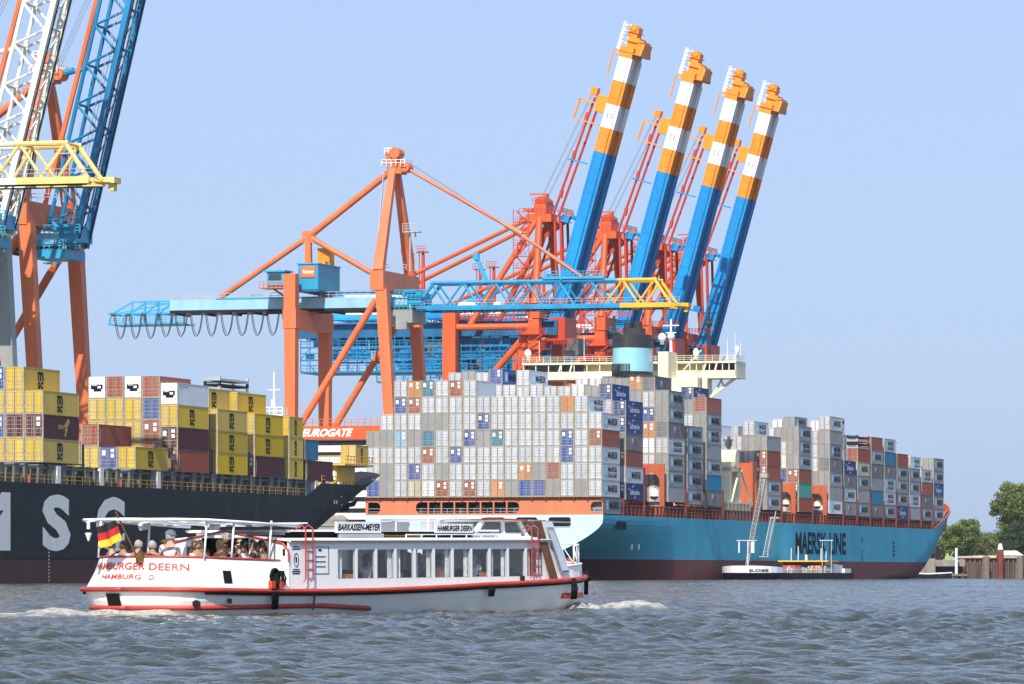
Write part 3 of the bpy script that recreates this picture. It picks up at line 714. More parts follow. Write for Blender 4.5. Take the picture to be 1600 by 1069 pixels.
# ============================================================ CRANES
def rot_boom(ang,hx=4.,hz=49.5):
    c,s=math.cos(ang),math.sin(ang)
    def f(p):
        x,z=p.x-hx,p.z-hz; return Vector((hx+x*c-z*s,p.y,hz+x*s+z*c))
    return f
def leg_pair(root,M,x,ztop,lean,w=2.3,ys=(-10,10),base=6.0):
    for y in ys:
        g=MB(); g.bar((x+lean,y,base),(x-lean*.1,y,ztop),w*.68,w*.68,w*.9,w*.9); g.box(x+lean-2,x+lean+2,y-3.4,y+3.4,base-.1,base+2.2); g.build('leg',M,root)
def crane_a(a,label,ML,MBm,MT,ang=0,cab=True,ML2=None,detail=True):
    root=empty('gantry_crane',W(-48,a,0),-TH,label,'crane','ship to shore gantry cranes along the quay')
    ML2=ML2 or ML
    leg_pair(root,ML,0,52.3,2.6); leg_pair(root,ML,-17.5,55.4,0,2.5)
    for x,z0 in ((-1,52.2),(-17.5,45.5)):
        g=MB(); g.box(x-1.25,x+1.25,-11.2,11.2,z0,z0+3.5); g.build('portal_beam',ML,root)
    for y in (-10,10):
        g=MB(); g.tube([(-1.5,y,50.5),(-16.4,y,27)],.62,10); g.tube([(-16.4,y,27),(-17,y,24)],.6,10); g.tube([(2,y,17),(-16.6,y,17)],.75,10); g.build('diagonal_brace',ML,root)
    for y in (-10,10):
        g=MB(); g.bar((-1,y,55.6),(-1,y*.12,74.5),1.7,1.9,1.1,1.2,up=(1,0,0)); g.build('mast_leg',ML2,root)
    g=MB(); g.box(-2.0,.8,-1.7,1.7,73.8,75.0); g.box(-1.4,.1,-.5,.5,75.0,77.2); g.box(-1.0,-.2,-1.5,-1.2,75,78); g.box(-1.0,-.2,1.2,1.5,75,78); g.tube([(-.6,-1.6,77.6),(-.6,1.6,77.6)],1.0,12); g.box(-2.6,-1.4,-.6,.6,76,78); g.tube([(1.2,-1.4,75),(1.2,1.4,75)],.9,12)
    g.build('mast_head',ML,root)
    g=MB(); g.rail([(-2.8,-2.3,75.2),(1.6,-2.3,75.2),(1.6,2.3,75.2),(-2.8,2.3,75.2),(-2.8,-2.3,75.2)],1.1,.9,.05,1); g.rail([(-2.6,-1.2,77.4),(-.6,-1.2,77.4)],1.1,.7,.05,1); g.build('head_railing',M_wtext,root)
    g=MB(); g.ladder((-2.6,-6,58),(-2.6,-1.6,74),.5,.5,.09); g.build('mast_ladder',M_rail,root)
    # backstays
    g=MB(); g.tube([(-1.5,0,74.6),(-17.4,0,62.8)],.62,10); g.build('backstay',ML,root)
    g=MB(); g.tube([(-17.4,0,62.8),(-34.5,0,51.9)],.52,10); g.build('backstay',ML,root)
    g=MB(); g.tube([(-17.4,0,62.8),(-2,0,54)],.52,10); g.build('backstay',ML,root)
    g=MB(); g.bar((-17.5,0,62.5),(-17.5,0,54),1.0,1.0,1.4,1.2); g.box(-18.6,-16.2,-.4,.4,61.6,63.8); g.build('king_post',ML,root)
    # rear girder
    g=MB()
    for y in (-3,3): g.box(-43,2.4,y-.7,y+.7,49.45,51.35)
    for x in (-42,-30,-20,-8,0): g.box(x-.4,x+.4,-2.3,2.3,49.8,50.8)
    gd=g.build('rear_girder',M_girder,root)
    g=MB(); g.box(-43,2.4,-3.75,-2.3,48.9,49.44); g.box(-43,2.4,2.3,3.7,48.9,49.4)
    for k in range(9): g.box(-42+k*5,-41.6+k*5,-3.9,3.9,48.6,49.3)
    g.build('runway_rail',M_black2,gd)
    g=MB(); g.rail([(-43,-3.6,51.35),(-18,-3.6,51.35)],1.1,1.5,.04,1); g.rail([(-14,-3.6,51.35),(-3,-3.6,51.35)],1.1,1.5,.04,1); g.rail([(-43,3.6,51.35),(-3,3.6,51.35)],1.1,1.5,.04,1); g.build('walkway_railing',M_rail,gd)
    g=MB(); g.box(-34,-14.5,-3.8,3.8,51.36,51.6); g.build('walkway',M_blue2,gd)
    # tail platform (open frames)
    g=MB()
    for y in (-3.3,3.3):
        g.bar((-55,y,47.0),(-40.5,y,47.2),.28); g.bar((-54.5,y,48.9),(-42.5,y,50.9),.22); g.bar((-54.5,y,48.9),(-50.5,y,51.1),.3); g.bar((-50.5,y,51.1),(-42.5,y,51.2),.3)
        for k in range(4): x=-50.5+k*2.6; g.bar((x,y,51.1),(x,y,47),.22); g.bar((x,y,48.9),(x+2.6,y,51.1),.16)
        g.bar((-55,y,47),(-54.5,y,49.2),.22); g.bar((-54.6,y,49),(-42.5,y,49),.3)
    for x in (-55,-50.5,-45,-42.5): g.bar((x,-3.3,47.1),(x,3.3,47.1),.3); g.bar((x,-3.3,49),(x,3.3,49),.3)
    g.box(-55,-40.5,-3.3,3.3,46.9,46.95)
    g.rail([(-55,-3.4,47),(-40.5,-3.4,47.2)],1.1,1.0,.04,2)
    g.build('tail_platform',M_blue2,root)
    # festoon cables
    fc=MB(); n=12
    for k in range(n):
        xa=-54+k*2.95; xb=xa+2.95; pts=[]
        dp=4.3 if k>2 else 4.6; z0=48.9
        for j in range(9):
            t=j/8; pts.append((xa+.3+(2.35)*t,-4.1,z0-dp*(1-(2*t-1)**4*.15-(2*t-1)**2*.85)))
        fc.tube(pts,.085,5); fc.tube([(p[0]+.05,p[1]+.5,p[2]+.25) for p in pts],.06,5)
        fc.box(xa-.25,xa+.25,-4.3,-3.4,48.5,48.9)
    fc.build('festoon_cable',M_cable,root)
    # machinery house and cabin
    h=MB(); h.box(-17.2,-13.4,-7,6,52.7,57.3); h.box(-17.4,-13.2,-7.2,6.2,57.3,57.5); 
    for k in range(20): h.box(-17.1+k*.19,-17.04+k*.19,-7.06,-7,52.8,57.2)
    hs=h.build('machinery_house',M_blue2,root)
    h=MB(); h.box(-16.6,-13.9,-7.2,-7.08,54.9,56.9); h.build('sign_board',M_orange2,hs)
    h=MB(); add_text(h,'Kramer',2.1,.7,lambda u,v:(-16.2+u,-7.24,55.6+v),0,.03); h.build('sign_lettering',M_wtext,hs)
    h=MB(); h.box(-17.5,-13,-7.4,6.4,52.3,52.6); h.build('house_floor',M_blued,hs)
    h=MB(); h.box(-16.1,-13.8,1,4,57.5,60.7); h.box(-14.5,-14,-1,1,57.5,58.2); h.build('hoist_tower',M_band,root)
    h=MB(); h.box(-22.6,-19.4,-8.6,-5,53.2,55.9); h.box(-23.2,-19,-9,-4.6,55.9,56.2); cb_=h.build('operator_cabin',M_blue2,root)
    h=MB(); h.box(-22.3,-19.9,-8.66,-8.6,54.4,55.5); h.build('window',M_bwin,cb_)
    h=MB(); h.box(-23.8,-19,-9.4,-4.6,52.9,53.1); h.rail([(-23.8,-9.4,53),(-19,-9.4,53)],1.1,.8,.06,1); h.bar((-22,-7,53),(-19,-4,50.5),.3); h.build('cabin_platform',M_orange2,cb_)
    h=MB(); h.rail([(-3,-6,56),(3,-6,56)],1,1,.05,1); h.tube([(2.5,-2,56),(2.5,-2,63)],.15,6); h.tube([(3.5,-2,56),(3.5,-2,63)],.15,6); h.box(1.4,4.4,-3,-1,63,63.2); h.rail([(1.4,-3,63.2),(4.4,-3,63.2)],1.4,.8,.05,2); h.build('lamp_platform',M_rail,root)
    # forward end under the portal: trolley machinery
    h=MB(); h.box(-1.8,3.6,-4.2,4.2,46.6 if ang<.2 else 47.6,49.0); h.box(.3,2.6,-4.6,-3,45.4 if ang<.2 else 47,46.8); h.build('trolley',M_blue2 if ang>.2 else M_greyp,root)
    h=MB(); h.box(1.5,5,-3.5,3.5,50.1,52.1); h.box(2,4.2,-4,4,52.2,52.6); h.build('hinge_block',M_blue2,root)
    h=MB(); h.rail([(-2,-4.4,49),(6,-4.4,49)],1.3,.8,.06,2); h.rail([(-2,-4.4,51.2),(6,-4.4,51.2)],1.3,.8,.06,2); h.build('hinge_railing',M_blue2,root)
    # boom
    f=rot_boom(ang)
    xe=54.; xy=42.; N=8; pw=5.95; x0=6.6
    boom=empty('boom',(0,0,0)); boom.parent=root
    for part,mt,r0,r1 in (('inner',MBm,4,xy),('outer',MT,xy,xe)):
        g=MB()
        for y in (-2.6,2.6):
            g.box(r0,r1 if part=='inner' else 51.5,y-.28,y+.28,49.05,49.65)
            g.box(r0,r1 if part=='inner' else 51.5,y-.36,y+.36,48.80,49.02)
        if part=='outer': g.box(51.5,54.2,-1.2,1.2,48.9,49.6); g.bar((51,-2.6,49.3),(54,-.8,49.2),.5); g.bar((51,2.6,49.3),(54,.8,49.2),.5); g.box(53.2,53.9,-.6,.6,48,48.9)
        x=r0
        while x<r1-1: g.bar((x,-2.6,49.3),(x,2.6,49.3),.3); g.bar((x,-2.6,49.3),(x+pw,2.6,49.3),.14); x+=pw
        g.xf(f); g.build('bottom_chord',mt,boom)
        g=MB()
        xs=[x0+pw*k for k in range(N)]
        for y in (-2.6,2.6):
            yt=y*.87
            if part=='inner':
                g.tube([(4,y,50.0),(x0+.4,yt,53.6)],.33,8); g.tube([(x0,yt,53.8),(xy-.5,yt,53.8)],.33,8)
            else: g.tube([(xy-.5,yt,53.8),(xs[-1]+.4,yt,53.8)],.33,8); g.tube([(xs[-1],yt,53.8),(51.3,y,49.4)],.3,8)
        g.xf(f); g.build('top_chord',mt,boom)
        g=MB()
        for k,x in enumerate(xs):
            isin=x<xy-1
            if isin!=(part=='inner'): continue
            for y in (-2.6,2.6):
                yt=y*.87
                if x-pw/2>4.5: g.tube([(x,yt,53.8),(x-pw/2,y,49.6)],.21,6)
                g.tube([(x,yt,53.8),(x+pw/2,y,49.6)],.21,6)
            g.tube([(x,-2.26,53.8),(x,2.26,53.8)],.2,6)
        g.xf(f); g.build('lattice',mt,boom)
    g=MB(); g.rail([(5,-2.9,49.6),(53,-2.9,49.6)],1.0,2.0,.03,1); g.box(5,50,1.6,2.3,49.70,49.74)
    g.xf(f); g.build('boom_walkway',M_rail,boom)
    g=MB(); g.box(5,51,-2.2,-2.05,48.62,48.8); g.box(5,51,2.05,2.2,48.62,48.8); g.xf(f); g.build('trolley_rail',M_black2,boom)
    # forestay
    if ang<.2:
        tgt=f(Vector((35,0,54)))
        g=MB(); g.tube([(1,0,75),(21,0,63.6),tgt],.32,8); g.tube([(20,0,64.2),(23,0,62.5)],.5,8); g.build('forestay',ML2,root)
        g=MB()
        for y in (-.9,.9): g.tube([(1,y,76.3),(34,y,55.2)],.05,4)
        g.build('hoist_rope',M_rope,root)
        g=MB(); g.bar(f(Vector((31,-2.6,53.9))),f(Vector((31,-2.6,54.3))),.3); g.box(27.5,39,-2.8,-2,54.1,54.6); g.rail([(28,-2.8,54.5),(39,-2.8,54.5)],1.0,1.2,.05,1); g.bar((16.5,0,53.8),(14.4,0,58.5),.5,.7); g.box(13.9,14.9,-.5,.5,58,59.2); g.build('boom_gear',M_blue2,root)
    else:
        g=MB(); g.tube([(1,0,75),(3.4,0,75.6)],.5,8); q=f(Vector((30,0,54))); g.tube([(1.2,0,75),(q.x-.2,0,q.z)],.32,8); g.build('boom_latch',MBm,root)
        g=MB(); a1=f(Vector((2.5,0,56.2))); a2=f(Vector((34,0,55.4))); a3=f(Vector((60,0,54.8))); g.tube([a1,a2,a3],.42,8); g.build('folded_forestay',ML2,root)
        g=MB()
        for y in (-.9,0,.9): e=f(Vector((52,y,54))); g.tube([(1,y,76.3),e],.045,4)
        g.build('hoist_rope',M_rope,root)
    return root
crane_a(37.7,'faded orange gantry crane with lowered blue truss boom ending in yellow',M_orange2,M_blue4,M_yel,0)
crane_a(-138.5,'faded orange gantry crane with raised blue lattice boom behind the black ship',M_orange2,M_blue3,M_blue3,R(76.3))
crane_a(-168.5,'grey legged gantry crane with raised ivory lattice boom at the left edge',M_greyp,M_ywhite,M_ywhite,R(75.4),ML2=M_orange2)
crane_a(-258,'ivory gantry crane whose lowered boom ends in a yellow truss tip',M_greyp,M_ywhite,M_yel2,0)
# ---- box boom cranes
def make_crane_b():
    root=empty('gantry_crane',(0,0,0),-TH,'x','crane','ship to shore gantry cranes along the quay')
    M=M_orange
    for y in (-9,9):
        g=MB(); g.bar((0,y,6),(0,y,52),2.4,2.4,2.2,2.2); g.box(-2,2,y-3.2,y+3.2,5.9,8); g.build('leg',M,root)
        g=MB(); g.bar((-17.5,y,6),(-17.5,y,53),2.7,2.7); g.box(-19.5,-15.5,y-3.2,y+3.2,5.9,8); g.build('leg',M,root)
    for x in (-17.5,0):
        g=MB(); g.box(x-1.2,x+1.2,-10,10,52.2,55); g.build('portal_beam',M,root); g=MB(); g.box(x-1,x+1,-8,8,14,16.4); g.build('sill_beam',M,root)
    for y in (-9,9):
        g=MB(); g.tube([(-16.5,y,50.6),(-1,y,50.6)],.7,10); g.tube([(-1,y,49.8),(-12.5,y,37)],.7,10); g.tube([(-12.5,y,37),(-17,y,32)],.7,10); g.build('diagonal_brace',M,root)
        g=MB(); g.tube([(0,y,55),(-.4,y*.45,72.6)],.85,12,.7); g.build('mast_leg',M,root)
        g=MB(); g.tube([(-1,y*.5,72),(-13.5,y,51)],.62,10); g.build('mast_brace',M,root)
        g=MB(); g.tube([(-1,y*.45,73.2),(-29,y*.6,60.4)],.42,8); g.tube([(-29,y*.6,60.4),(-46,y*.5,54)],.42,8); g.build('backstay',M,root)
        g=MB(); 
        for x in (3,4.2): g.tube([(x,y*.3,52),(x-.6,y*.3,73)],.3,6)
        g.build('stay_bundle',M_red,root)
    g=MB(); g.box(-3.2,2.2,-4.6,4.6,71.8,73.4); g.box(-1.8,.8,-3.4,3.4,73.4,75.6); g.tube([(-.5,-3,76),(-.5,3,76)],1.1,12); g.bar((1,0,71.2),(5.2,0,73.4),3.6,2.2,2,1); g.box(-4.4,-2.4,-2,2,74.2,74.7); g.box(-.6,.3,-.5,.5,76.4,77.8); g.bar((-3.6,0,77.7),(.2,0,77.7),.3)
    g.build('mast_head',M,root)
    g=MB(); g.rail([(-4.4,-4.8,73.4),(4.4,-4.8,73.4),(4.4,4.8,73.4)],1.1,.9,.05,1); g.rail([(-4.4,-4.8,71.6),(-4.4,4.8,71.6)],1.1,.9,.05,1); g.rail([(-2,-3.5,75.6),(1,-3.5,75.6)],1.1,.6,.05,1); g.build('head_railing',M_red,root)
    # stair towers / zig zag
    g=MB()
    for k in range(9):
        z=53+k*2.3; sg=1 if k%2 else -1
        g.bar((-2.4-1.1*sg,-10.2,z),(-2.4+1.1*sg,-10.2,z+2.3),.25,.3); g.box(-4,-.8,-10.6,-9.4,z,z+.1); g.rail([(-4,-10.6,z),(-.8,-10.6,z)],1.0,.8,.04,1)
    for x in (-4,-.8): g.bar((x,-10.6,52),(x,-10.6,74),.14)
    g.build('stairway',M_red,root)
    for x,h in ((-27.5,66),(-24.5,66.4)):
        g=MB(); g.bar((x,-5,56),(x,-5,h),.8,.8,.5,.5); g.ladder((x-.8,-5,56),(x-.8,-5,h),.6,.5,.08); g.box(x-1.4,x+1,-5.8,-4.2,h-.4,h-.2); g.rail([(x-1.4,-5.8,h-.2),(x+1,-5.8,h-.2)],1.1,.6,.05,1); g.box(x-.9,x-.1,-5.6,-4.6,57,59); g.build('ladder_tower',M_red,root)
    # girder, backreach
    g=MB(); g.box(-52,3.6,-5.2,-3.2,49.0,52.0); g.box(-52,3.6,3.2,5.2,49.0,52.0)
    for x in (-51,-40,-30,-20,-10,0): g.box(x,x+1.2,-3.2,3.2,49.6,51.6)
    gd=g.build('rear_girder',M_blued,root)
    g=MB(); g.box(-50,3,-6.4,-5.25,51.7,51.8); g.rail([(-50,-6.4,51.8),(3,-6.4,51.8)],1.1,1.6,.05,1); g.build('walkway_railing',M_blue,gd)
    # machine house
    h=MB(); h.box(-44,-27,-5.5,5.5,52.6,58.2); h.box(-44.3,-26.7,-5.8,5.8,58.2,58.5); h.box(-31,-28.5,-3,3,58.5,60.8); hs=h.build('machinery_house',M_blue2,root)
    h=MB(); h.box(-41,-32.4,-5.6,-5.52,53.6,57.6); h.box(-30.8,-27.6,-5.6,-5.52,53.6,57.6); h.build('white_panel',M_white,hs)
    h=MB(); add_text(h,'EUROGATE',8.2,1.2,lambda u,v:(-40.8+u+v*.3,-5.66,54.6+v),0,.03); h.build('lettering',M_btext,hs)
    h=MB(); h.box(-24,-17.9,-6,6,52.6,55.4); 
    h.build('switch_house',M_blue,root)
    h=MB(); h.box(-17,-8,-6.1,-6,52.4,55.8); h2=h.build('advert_panel',M_white,root)
    h=MB(); add_text(h,'EUROGATE',7.6,1.2,lambda u,v:(-16.6+u+v*.3,-6.16,53.6+v),0,.03); h.build('lettering',M_btext,h2)
    h=MB(); h.rail([(-20,-7,52),(-4,-7,52)],1.1,.8,.05,2); h.rail([(-16,-7.4,53.4),(-2,-7.4,53.4)],1.1,.8,.05,2); h.build('house_railing',M_red,root)
    # hanging maintenance frames below the backreach
    h=MB()
    for z in (47.2,44.6,42.2):
        h.box(-50,-6,-6.6,-6.3,z-.35,z); h.box(-50,-6,6.3,6.6,z-.35,z)
        h.rail([(-50,-6.6,z),(-6,-6.6,z)],1.1,1.4,.05,1)
    for k in range(23):
        x=-50+k*2; h.bar((x,-6.5,42),(x,-6.5,49.2),.16); h.bar((x,6.5,42),(x,6.5,49.2),.16)
        if k%3==0: h.bar((x,-6.5,42.2),(x,6.5,42.2),.2); h.bar((x,-6.5,44.6),(x+2,-6.5,47),.14)
    h.box(-50,-6,-6.4,6.4,41.8,41.9)
    for k in range(11):
        x=-49+k*4; h.box(x,x+1.8,-6.2,-6.0,44.7,46.4 if k%2 else 45.8); h.bar((x,-6.5,44.6),(x+2,-6.5,42.2),.14); h.bar((x+1,0,42),(x+1,0,49.2),.2); h.box(x,x+3,-1,1,47.4,48.8)
    for z in (43.4,45.9,48.2): h.bar((-50,-6.5,z),(-6,-6.5,z),.14)
    h.build('hanging_platform',M_blue3,root)
    h=MB()
    for k in range(7): x=-46+k*6; h=MB(); h.box(x,x+2.6,-5,-2,44.8,46.8); h.box(x+.4,x+2.2,-5.1,-5,45.1,46.5); h.build('motor_box',M_blue,root)
    h=MB()
    for k in range(10):
        xa=-46+k*3.4; pts=[(xa+3*t,-4,48.6-4.5*(1-(2*t-1)**2)) for t in [j/6 for j in range(7)]]; h.tube(pts,.09,4)
    h.build('festoon_cable',M_cable,root)
    h=MB(); h.box(-24,-16.5,-4,4,45,48.6); h.bar((-20,-3,45),(-20,-3,40),.12); h.bar((-18,-3,45),(-18,-3,40),.12); h.box(-22,-16.4,-1.2,1.2,38.4,40); h.build('trolley',M_post,root)
    # portal level services around waterside leg
    h=MB()
    for z in (49,46,43): h.box(-3,3,-11.4,-7,z-.12,z); h.rail([(-3,-11.4,z),(3,-11.4,z)],1.1,.9,.05,2)
    for k in range(3): h.bar((-2.6+k*.2,-11.2,43+k*3-3),(2.4,-11.2,43+k*3),.2)
    h.build('service_landing',M_red,root)
    # boom raised
    ANG=R(74.4); f0=rot_boom(ANG,4.0,50.5); f=lambda p:f0(Vector((4+(p.x-4)*1.017,p.y,p.z)))+Vector((-2.0,0,0))
    boom=empty('boom',(0,0,0)); boom.parent=root
    L=58.5; segs=[('boom_section',M_blue,0,35.9),('boom_section',M_band,35.9,40.8),('boom_section',M_white,40.8,45.5),('boom_section',M_band,45.5,50.3),('boom_section',M_white,50.3,55.0)]
    for nm,mt,r0,r1 in segs:
        g=MB(); x0,x1=4+r0,4+r1
        for y in (-3.9,1.9): g.box(x0,x1,y,y+2.0,48.9,51.5)
        for y in (-4.0,-2.0,1.75,3.75): g.box(x0,x1,y-.0,y+.25,48.65,48.9)
        g.box(x0,x0+.06,-3.93,3.93,48.87,51.53)
        xx=x0+1.2
        while xx<x1-.3: g.box(xx,xx+.12,-3.95,-3.9,48.9,51.5); g.box(xx,xx+.12,-3.9,-1.9,48.84,48.9); g.box(xx,xx+.12,1.9,3.9,48.84,48.9); xx+=2.4
        g.box(x0,x1,-3.98,-3.9,51.1,51.25); g.box(x0,x1,-4.25,-3.95,49.3,49.36)
        x=x0+1
        while x<x1-.5: g.box(x,x+.35,-1.9,1.9,50.2,51.0); x+=4.9
        g.box(x0,x1,-1.9,1.9,51.2,51.4) if mt is not M_blue else None
        g.xf(f); g.build(nm,mt,boom)
    g=MB(); x0=59.0
    g.box(x0,x0+2.2,-3.9,3.9,48.9,51.7); g.box(x0+2.2,x0+4.4,-2.6,2.6,48.6,51.0); g.box(x0+.9,x0+3.6,-3,3,47.2,48.8); g.box(x0+4.2,x0+6.4,-1.7,1.7,49.6,51.6); g.tube([(x0+6.2,-2,50.6),(x0+6.2,2,50.6)],.65,10); g.box(x0+2.2,x0+4.0,-2.9,2.9,47.6,48.6); g.box(x0+1.0,x0+1.2,-3.9,3.9,47.2,51.7); g.box(x0+3.4,x0+3.55,-3.0,3.0,47.4,51.3); g.box(x0+5.3,x0+5.42,-2.1,2.1,49.2,51.9); g.bar((x0+1.1,-3.8,47.3),(x0+3.4,-2.9,47.5),.2); g.bar((x0+1.1,3.8,47.3),(x0+3.4,2.9,47.5),.2)
    g.bar((x0-4,-3.6,53.0),(x0+1,-3.6,53.0),.25); g.bar((x0+1,-3.6,53.0),(x0+1,-3.4,51),.3)
    g.xf(f); g.build('boom_head',M_band,boom)
    g=MB(); g.rail([Vector((x0+1.5,-3.6,0)),Vector((x0+7,-3,0))],0.9,.8,.06,1); g.xf(lambda p:Vector((p.x,p.y,51.6+p.z))); 
    for k in range(6): x=x0+.5+k*1.2; g.bar((x,-2.6,51),(x,-2.6,52.5),.08); g.bar((x,2.6,51),(x,2.6,52.5),.08)
    g.bar((x0,-2.6,52.5),(x0+7,-2.6,52.5),.08); g.bar((x0,2.6,52.5),(x0+7,2.6,52.5),.08)
    g.xf(f); g.build('boom_head_railing',M_wtext,boom)
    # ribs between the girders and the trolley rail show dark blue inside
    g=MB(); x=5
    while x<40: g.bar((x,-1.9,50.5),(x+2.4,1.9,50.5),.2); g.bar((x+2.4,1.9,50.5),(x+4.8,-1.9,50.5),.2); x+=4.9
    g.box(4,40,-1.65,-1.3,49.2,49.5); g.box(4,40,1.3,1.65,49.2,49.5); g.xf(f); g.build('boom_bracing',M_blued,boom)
    # stays folded along the landward side of the boom
    g=MB(); p0=(3.0,-2,56); 
    A=f(Vector((50,-2.2,54.6))); Bq=f(Vector((8,-2.2,58.2)))
    g.tube([A,Bq],.27,6); A=f(Vector((50,2.2,54.6))); Bq=f(Vector((8,2.2,58.2))); g.tube([A,Bq],.27,6)
    for k in range(5): q=f(Vector((14+k*8,-2.2,57.2-k*.5))); g.tube([q-Vector((.2,0,.8)),q+Vector((.2,0,.8))],.42,6)
    g.build('folded_forestay',M_red,root)
    g=MB(); g.box(4+43.5,4+46.8,-2.6,2.6,51.5,54.0); g.bar((4+45,-3,54.2),(4+45,-3,57.5),.35); g.bar((4+45,-3,57.3),(4+41,-3,57.6),.35); g.box(4+46.5,4+48,-1,1,54.8,56.2)
    g.xf(f); g.build('stay_bracket',M_band,boom)
    for xx in (9,21,33,41):
        g=MB(); g.bar((4+xx,-2.6,52.4),(4+xx,-2.6,56.8),.28,.3)
        if xx<10 or xx==21: g.bar((4+xx-.2,-2.6,56.6),(4+xx+3,-2.6,56.6),.2); g.box(4+xx-.2,4+xx+1.2,-3.2,-2,53,54.6)
        g.xf(f); g.build('stay_guide',M_blue if xx<36 else M_band,boom)
    g=MB(); 
    for y in (-2.4,-1.6,1.6,2.4): e=f(Vector((4+46.5,y,55.4))); g.tube([(-.5,y,76.8),e],.045,4)
    g.build('hoist_rope',M_rope,root)
    g=MB(); g.bar((5,0,73.3),(f(Vector((26,0,52.6)))),1.0,.8); g.build('boom_latch',M_blue,root)
    # small emblem on the white band
    g=MB()
    def em(u,v): return f(Vector((4+42.3+v,-3.94,49.2+u*.9)))
    for s_,mi in ((0,0),(1,1)):
        for k in range(7):
            t0=R(100+180*s_+k*22); t1=R(100+180*s_+(k+1)*22); w0,w1=.12+.3*math.sin(k/7*math.pi)*.6,.12+.18*math.sin((k+1)/7*math.pi)
            g.quad(*[em(1.1+rr*math.cos(t)*.7,1.0+rr*math.sin(t)*.7) for rr,t in ((.95,t0),(.95,t1),(.95-w1,t1),(.95-w0,t0))],mi=mi)
    g.build('emblem',[M_redt,M_blue],boom)
    # lower waterside clutter at the hinge
    g=MB(); g.box(1.5,5,-4.5,4.5,48,52.6); g.rail([(1,-5.6,47),(7,-5.6,47)],1.2,.7,.06,2); g.rail([(-1,-5.8,55),(6,-5.8,55)],1.2,.7,.06,2); g.build('hinge_block',M_red,root)
    g=MB(); g.box(4.6,7.4,-3,3,45,48.4); g.bar((5,-3,45),(8,-3,50),.25); g.bar((8,-3,43),(5,-3,48),.25); g.build('operator_cabin',M_post,root)
    return root
cb0=make_crane_b()
LABB=['tallest gantry crane with raised blue boom, leftmost of the four banded booms','gantry crane with raised blue banded boom, second of four from the left','gantry crane with raised blue banded boom, third of four, behind the bridge','gantry crane with raised blue banded boom, farthest right of the four']
for i,a in enumerate((140.5,192.6,232.5,266)):
    o=cb0 if i==0 else copy_tree(cb0)
    o.location=W(-48.5,a,0); o['label']=LABB[i]
# ============================================================ QUAY AND TERMINAL
g=MB(); g.box(-900,-45,-900,520,-2,6.0); tag(g.build('quay',M_conc,None,W(0,0,0),-TH),kind='structure')
def terminal():
    r=empty('terminal_building',W(-55.2,14,6),-TH,'striped terminal building with orange fascia reading EUROGATE','building')
    m=MB(); m.box(-6,11.4,0,10,0,19.6); m.build('wall',M_white,r)
    m=MB()
    for k in range(9): m.box(-6.05,11.45,-.06,0,2.0+k*2.0,2.8+k*2.0)
    m.build('dark_band',M_black2,r)
    m=MB(); m.box(-6.4,11.6,-.6,10.4,19.0,21.4); m.build('fascia',M_orange,r)
    m=MB(); add_text(m,'EUROGATE',12.8,1.7,lambda u,v:(-3.7+u*.71+v*.35,-.64,19.5+v*.85),0,.045); m.build('lettering',M_wtext,r)
    m=MB(); m.rail([(-6.4,-.6,21.4),(11.6,-.6,21.4)],1.2,1.2,.05,1); m.build('railing',M_orange2,r)
terminal()
# things seen under the bow, between the two ships
t=empty('yard_crane_base',W(-52,-30,6),-TH,'dark red steel tower standing on the quay behind the black bow','tower')
m=MB(); m.box(-6,3.0,0,8,0,9.6); 
for k in range(6): m.box(-6+k*1.6,-5.8+k*1.6,-.1,0,0,9.6)
m.build('tower_wall',M_pile,t)
t=empty('storage_shed',W(-52,10,6),-TH,'low grey shed with gravel heaps seen below the ship bow','shed')
m=MB(); m.box(-8,6,0,10,0,3.6); m.box(-8.2,6.2,-.2,10.2,3.6,3.9); m.build('wall',M_greyp,t)
m=MB(); 
for k in range(5): m.lathe([(2.2-.2*k,0),(1.6,.9),(.5,1.7+.2*(k%2))],9,(-7+k*1.8,4,3.9))
m.build('gravel_heap',M_conc,t)
def cable_reel():
    r=empty('cable_reel',W(-43.5,26,0),-TH,'half hidden round cable reel beside the stern stack','reel')
    m=MB(); m.tube([(0,0,26),(0,.6,26)],2.5,20); m.build('drum',M_deckred,r)
    m=MB()
    for k in range(20): t=2*math.pi*k/20; m.bar((.8*math.cos(t),-.1,26+.8*math.sin(t)),(2.9*math.cos(t),-.1,26+2.9*math.sin(t)),.12)
    m.tube([(3*math.cos(t),-.1,26+3*math.sin(t)) for t in np.linspace(0,2*math.pi,25)],.1,5,cap=False); m.bar((0,.4,6),(0,.4,26),.8); m.build('spokes',M_rail,r)
cable_reel()
def yard_lifter():
    r=empty('spreader_hoist',W(-45,47,0),-TH,'small orange hoist head beside the crane leg above the stern stack','hoist')
    m=MB(); m.box(-1.6,1.4,-1,1,33,35); m.bar((-2.5,0,34),(2.6,0,35.6),.8); m.tube([(-1.6,0,35),(1,0,35.4)],.7,10); m.build('hoist_body',M_orange,r)
    m=MB(); m.bar((0,0,6),(0,0,33),.9); m.bar((-2.4,0,30),(-2.4,0,34),.5); m.build('post',M_orange,r)
yard_lifter()
def flat_racks(b,a,z,n,label,w=2.4,L=12.19):
    r=empty('flat_rack_stack',W(b,a,z),-TH,label,'flat racks')
    for k in range(n):
        m=MB(); zz=k*.72; m.box(-w/2,w/2,0,L,zz,zz+.30)
        for x in (-w/2+.15,w/2-.15):
            for y in (.2,L-.2): m.box(x-.15,x+.15,y-.2,y+.2,zz+.30,zz+.66)
        m.box(-w/2,w/2,.1,.2,zz+.4,zz+.55); m.build('flat_rack',M_black2 if (k%2) else M_rail,r)
flat_racks(cb(15),-186.6,26.15,3,'stack of folded black flat racks on the tallest yellow stack')
flat_racks(cb(17),215.4,13.45+14.5,4,'stack of folded flat racks above the brown container on the blue ship')
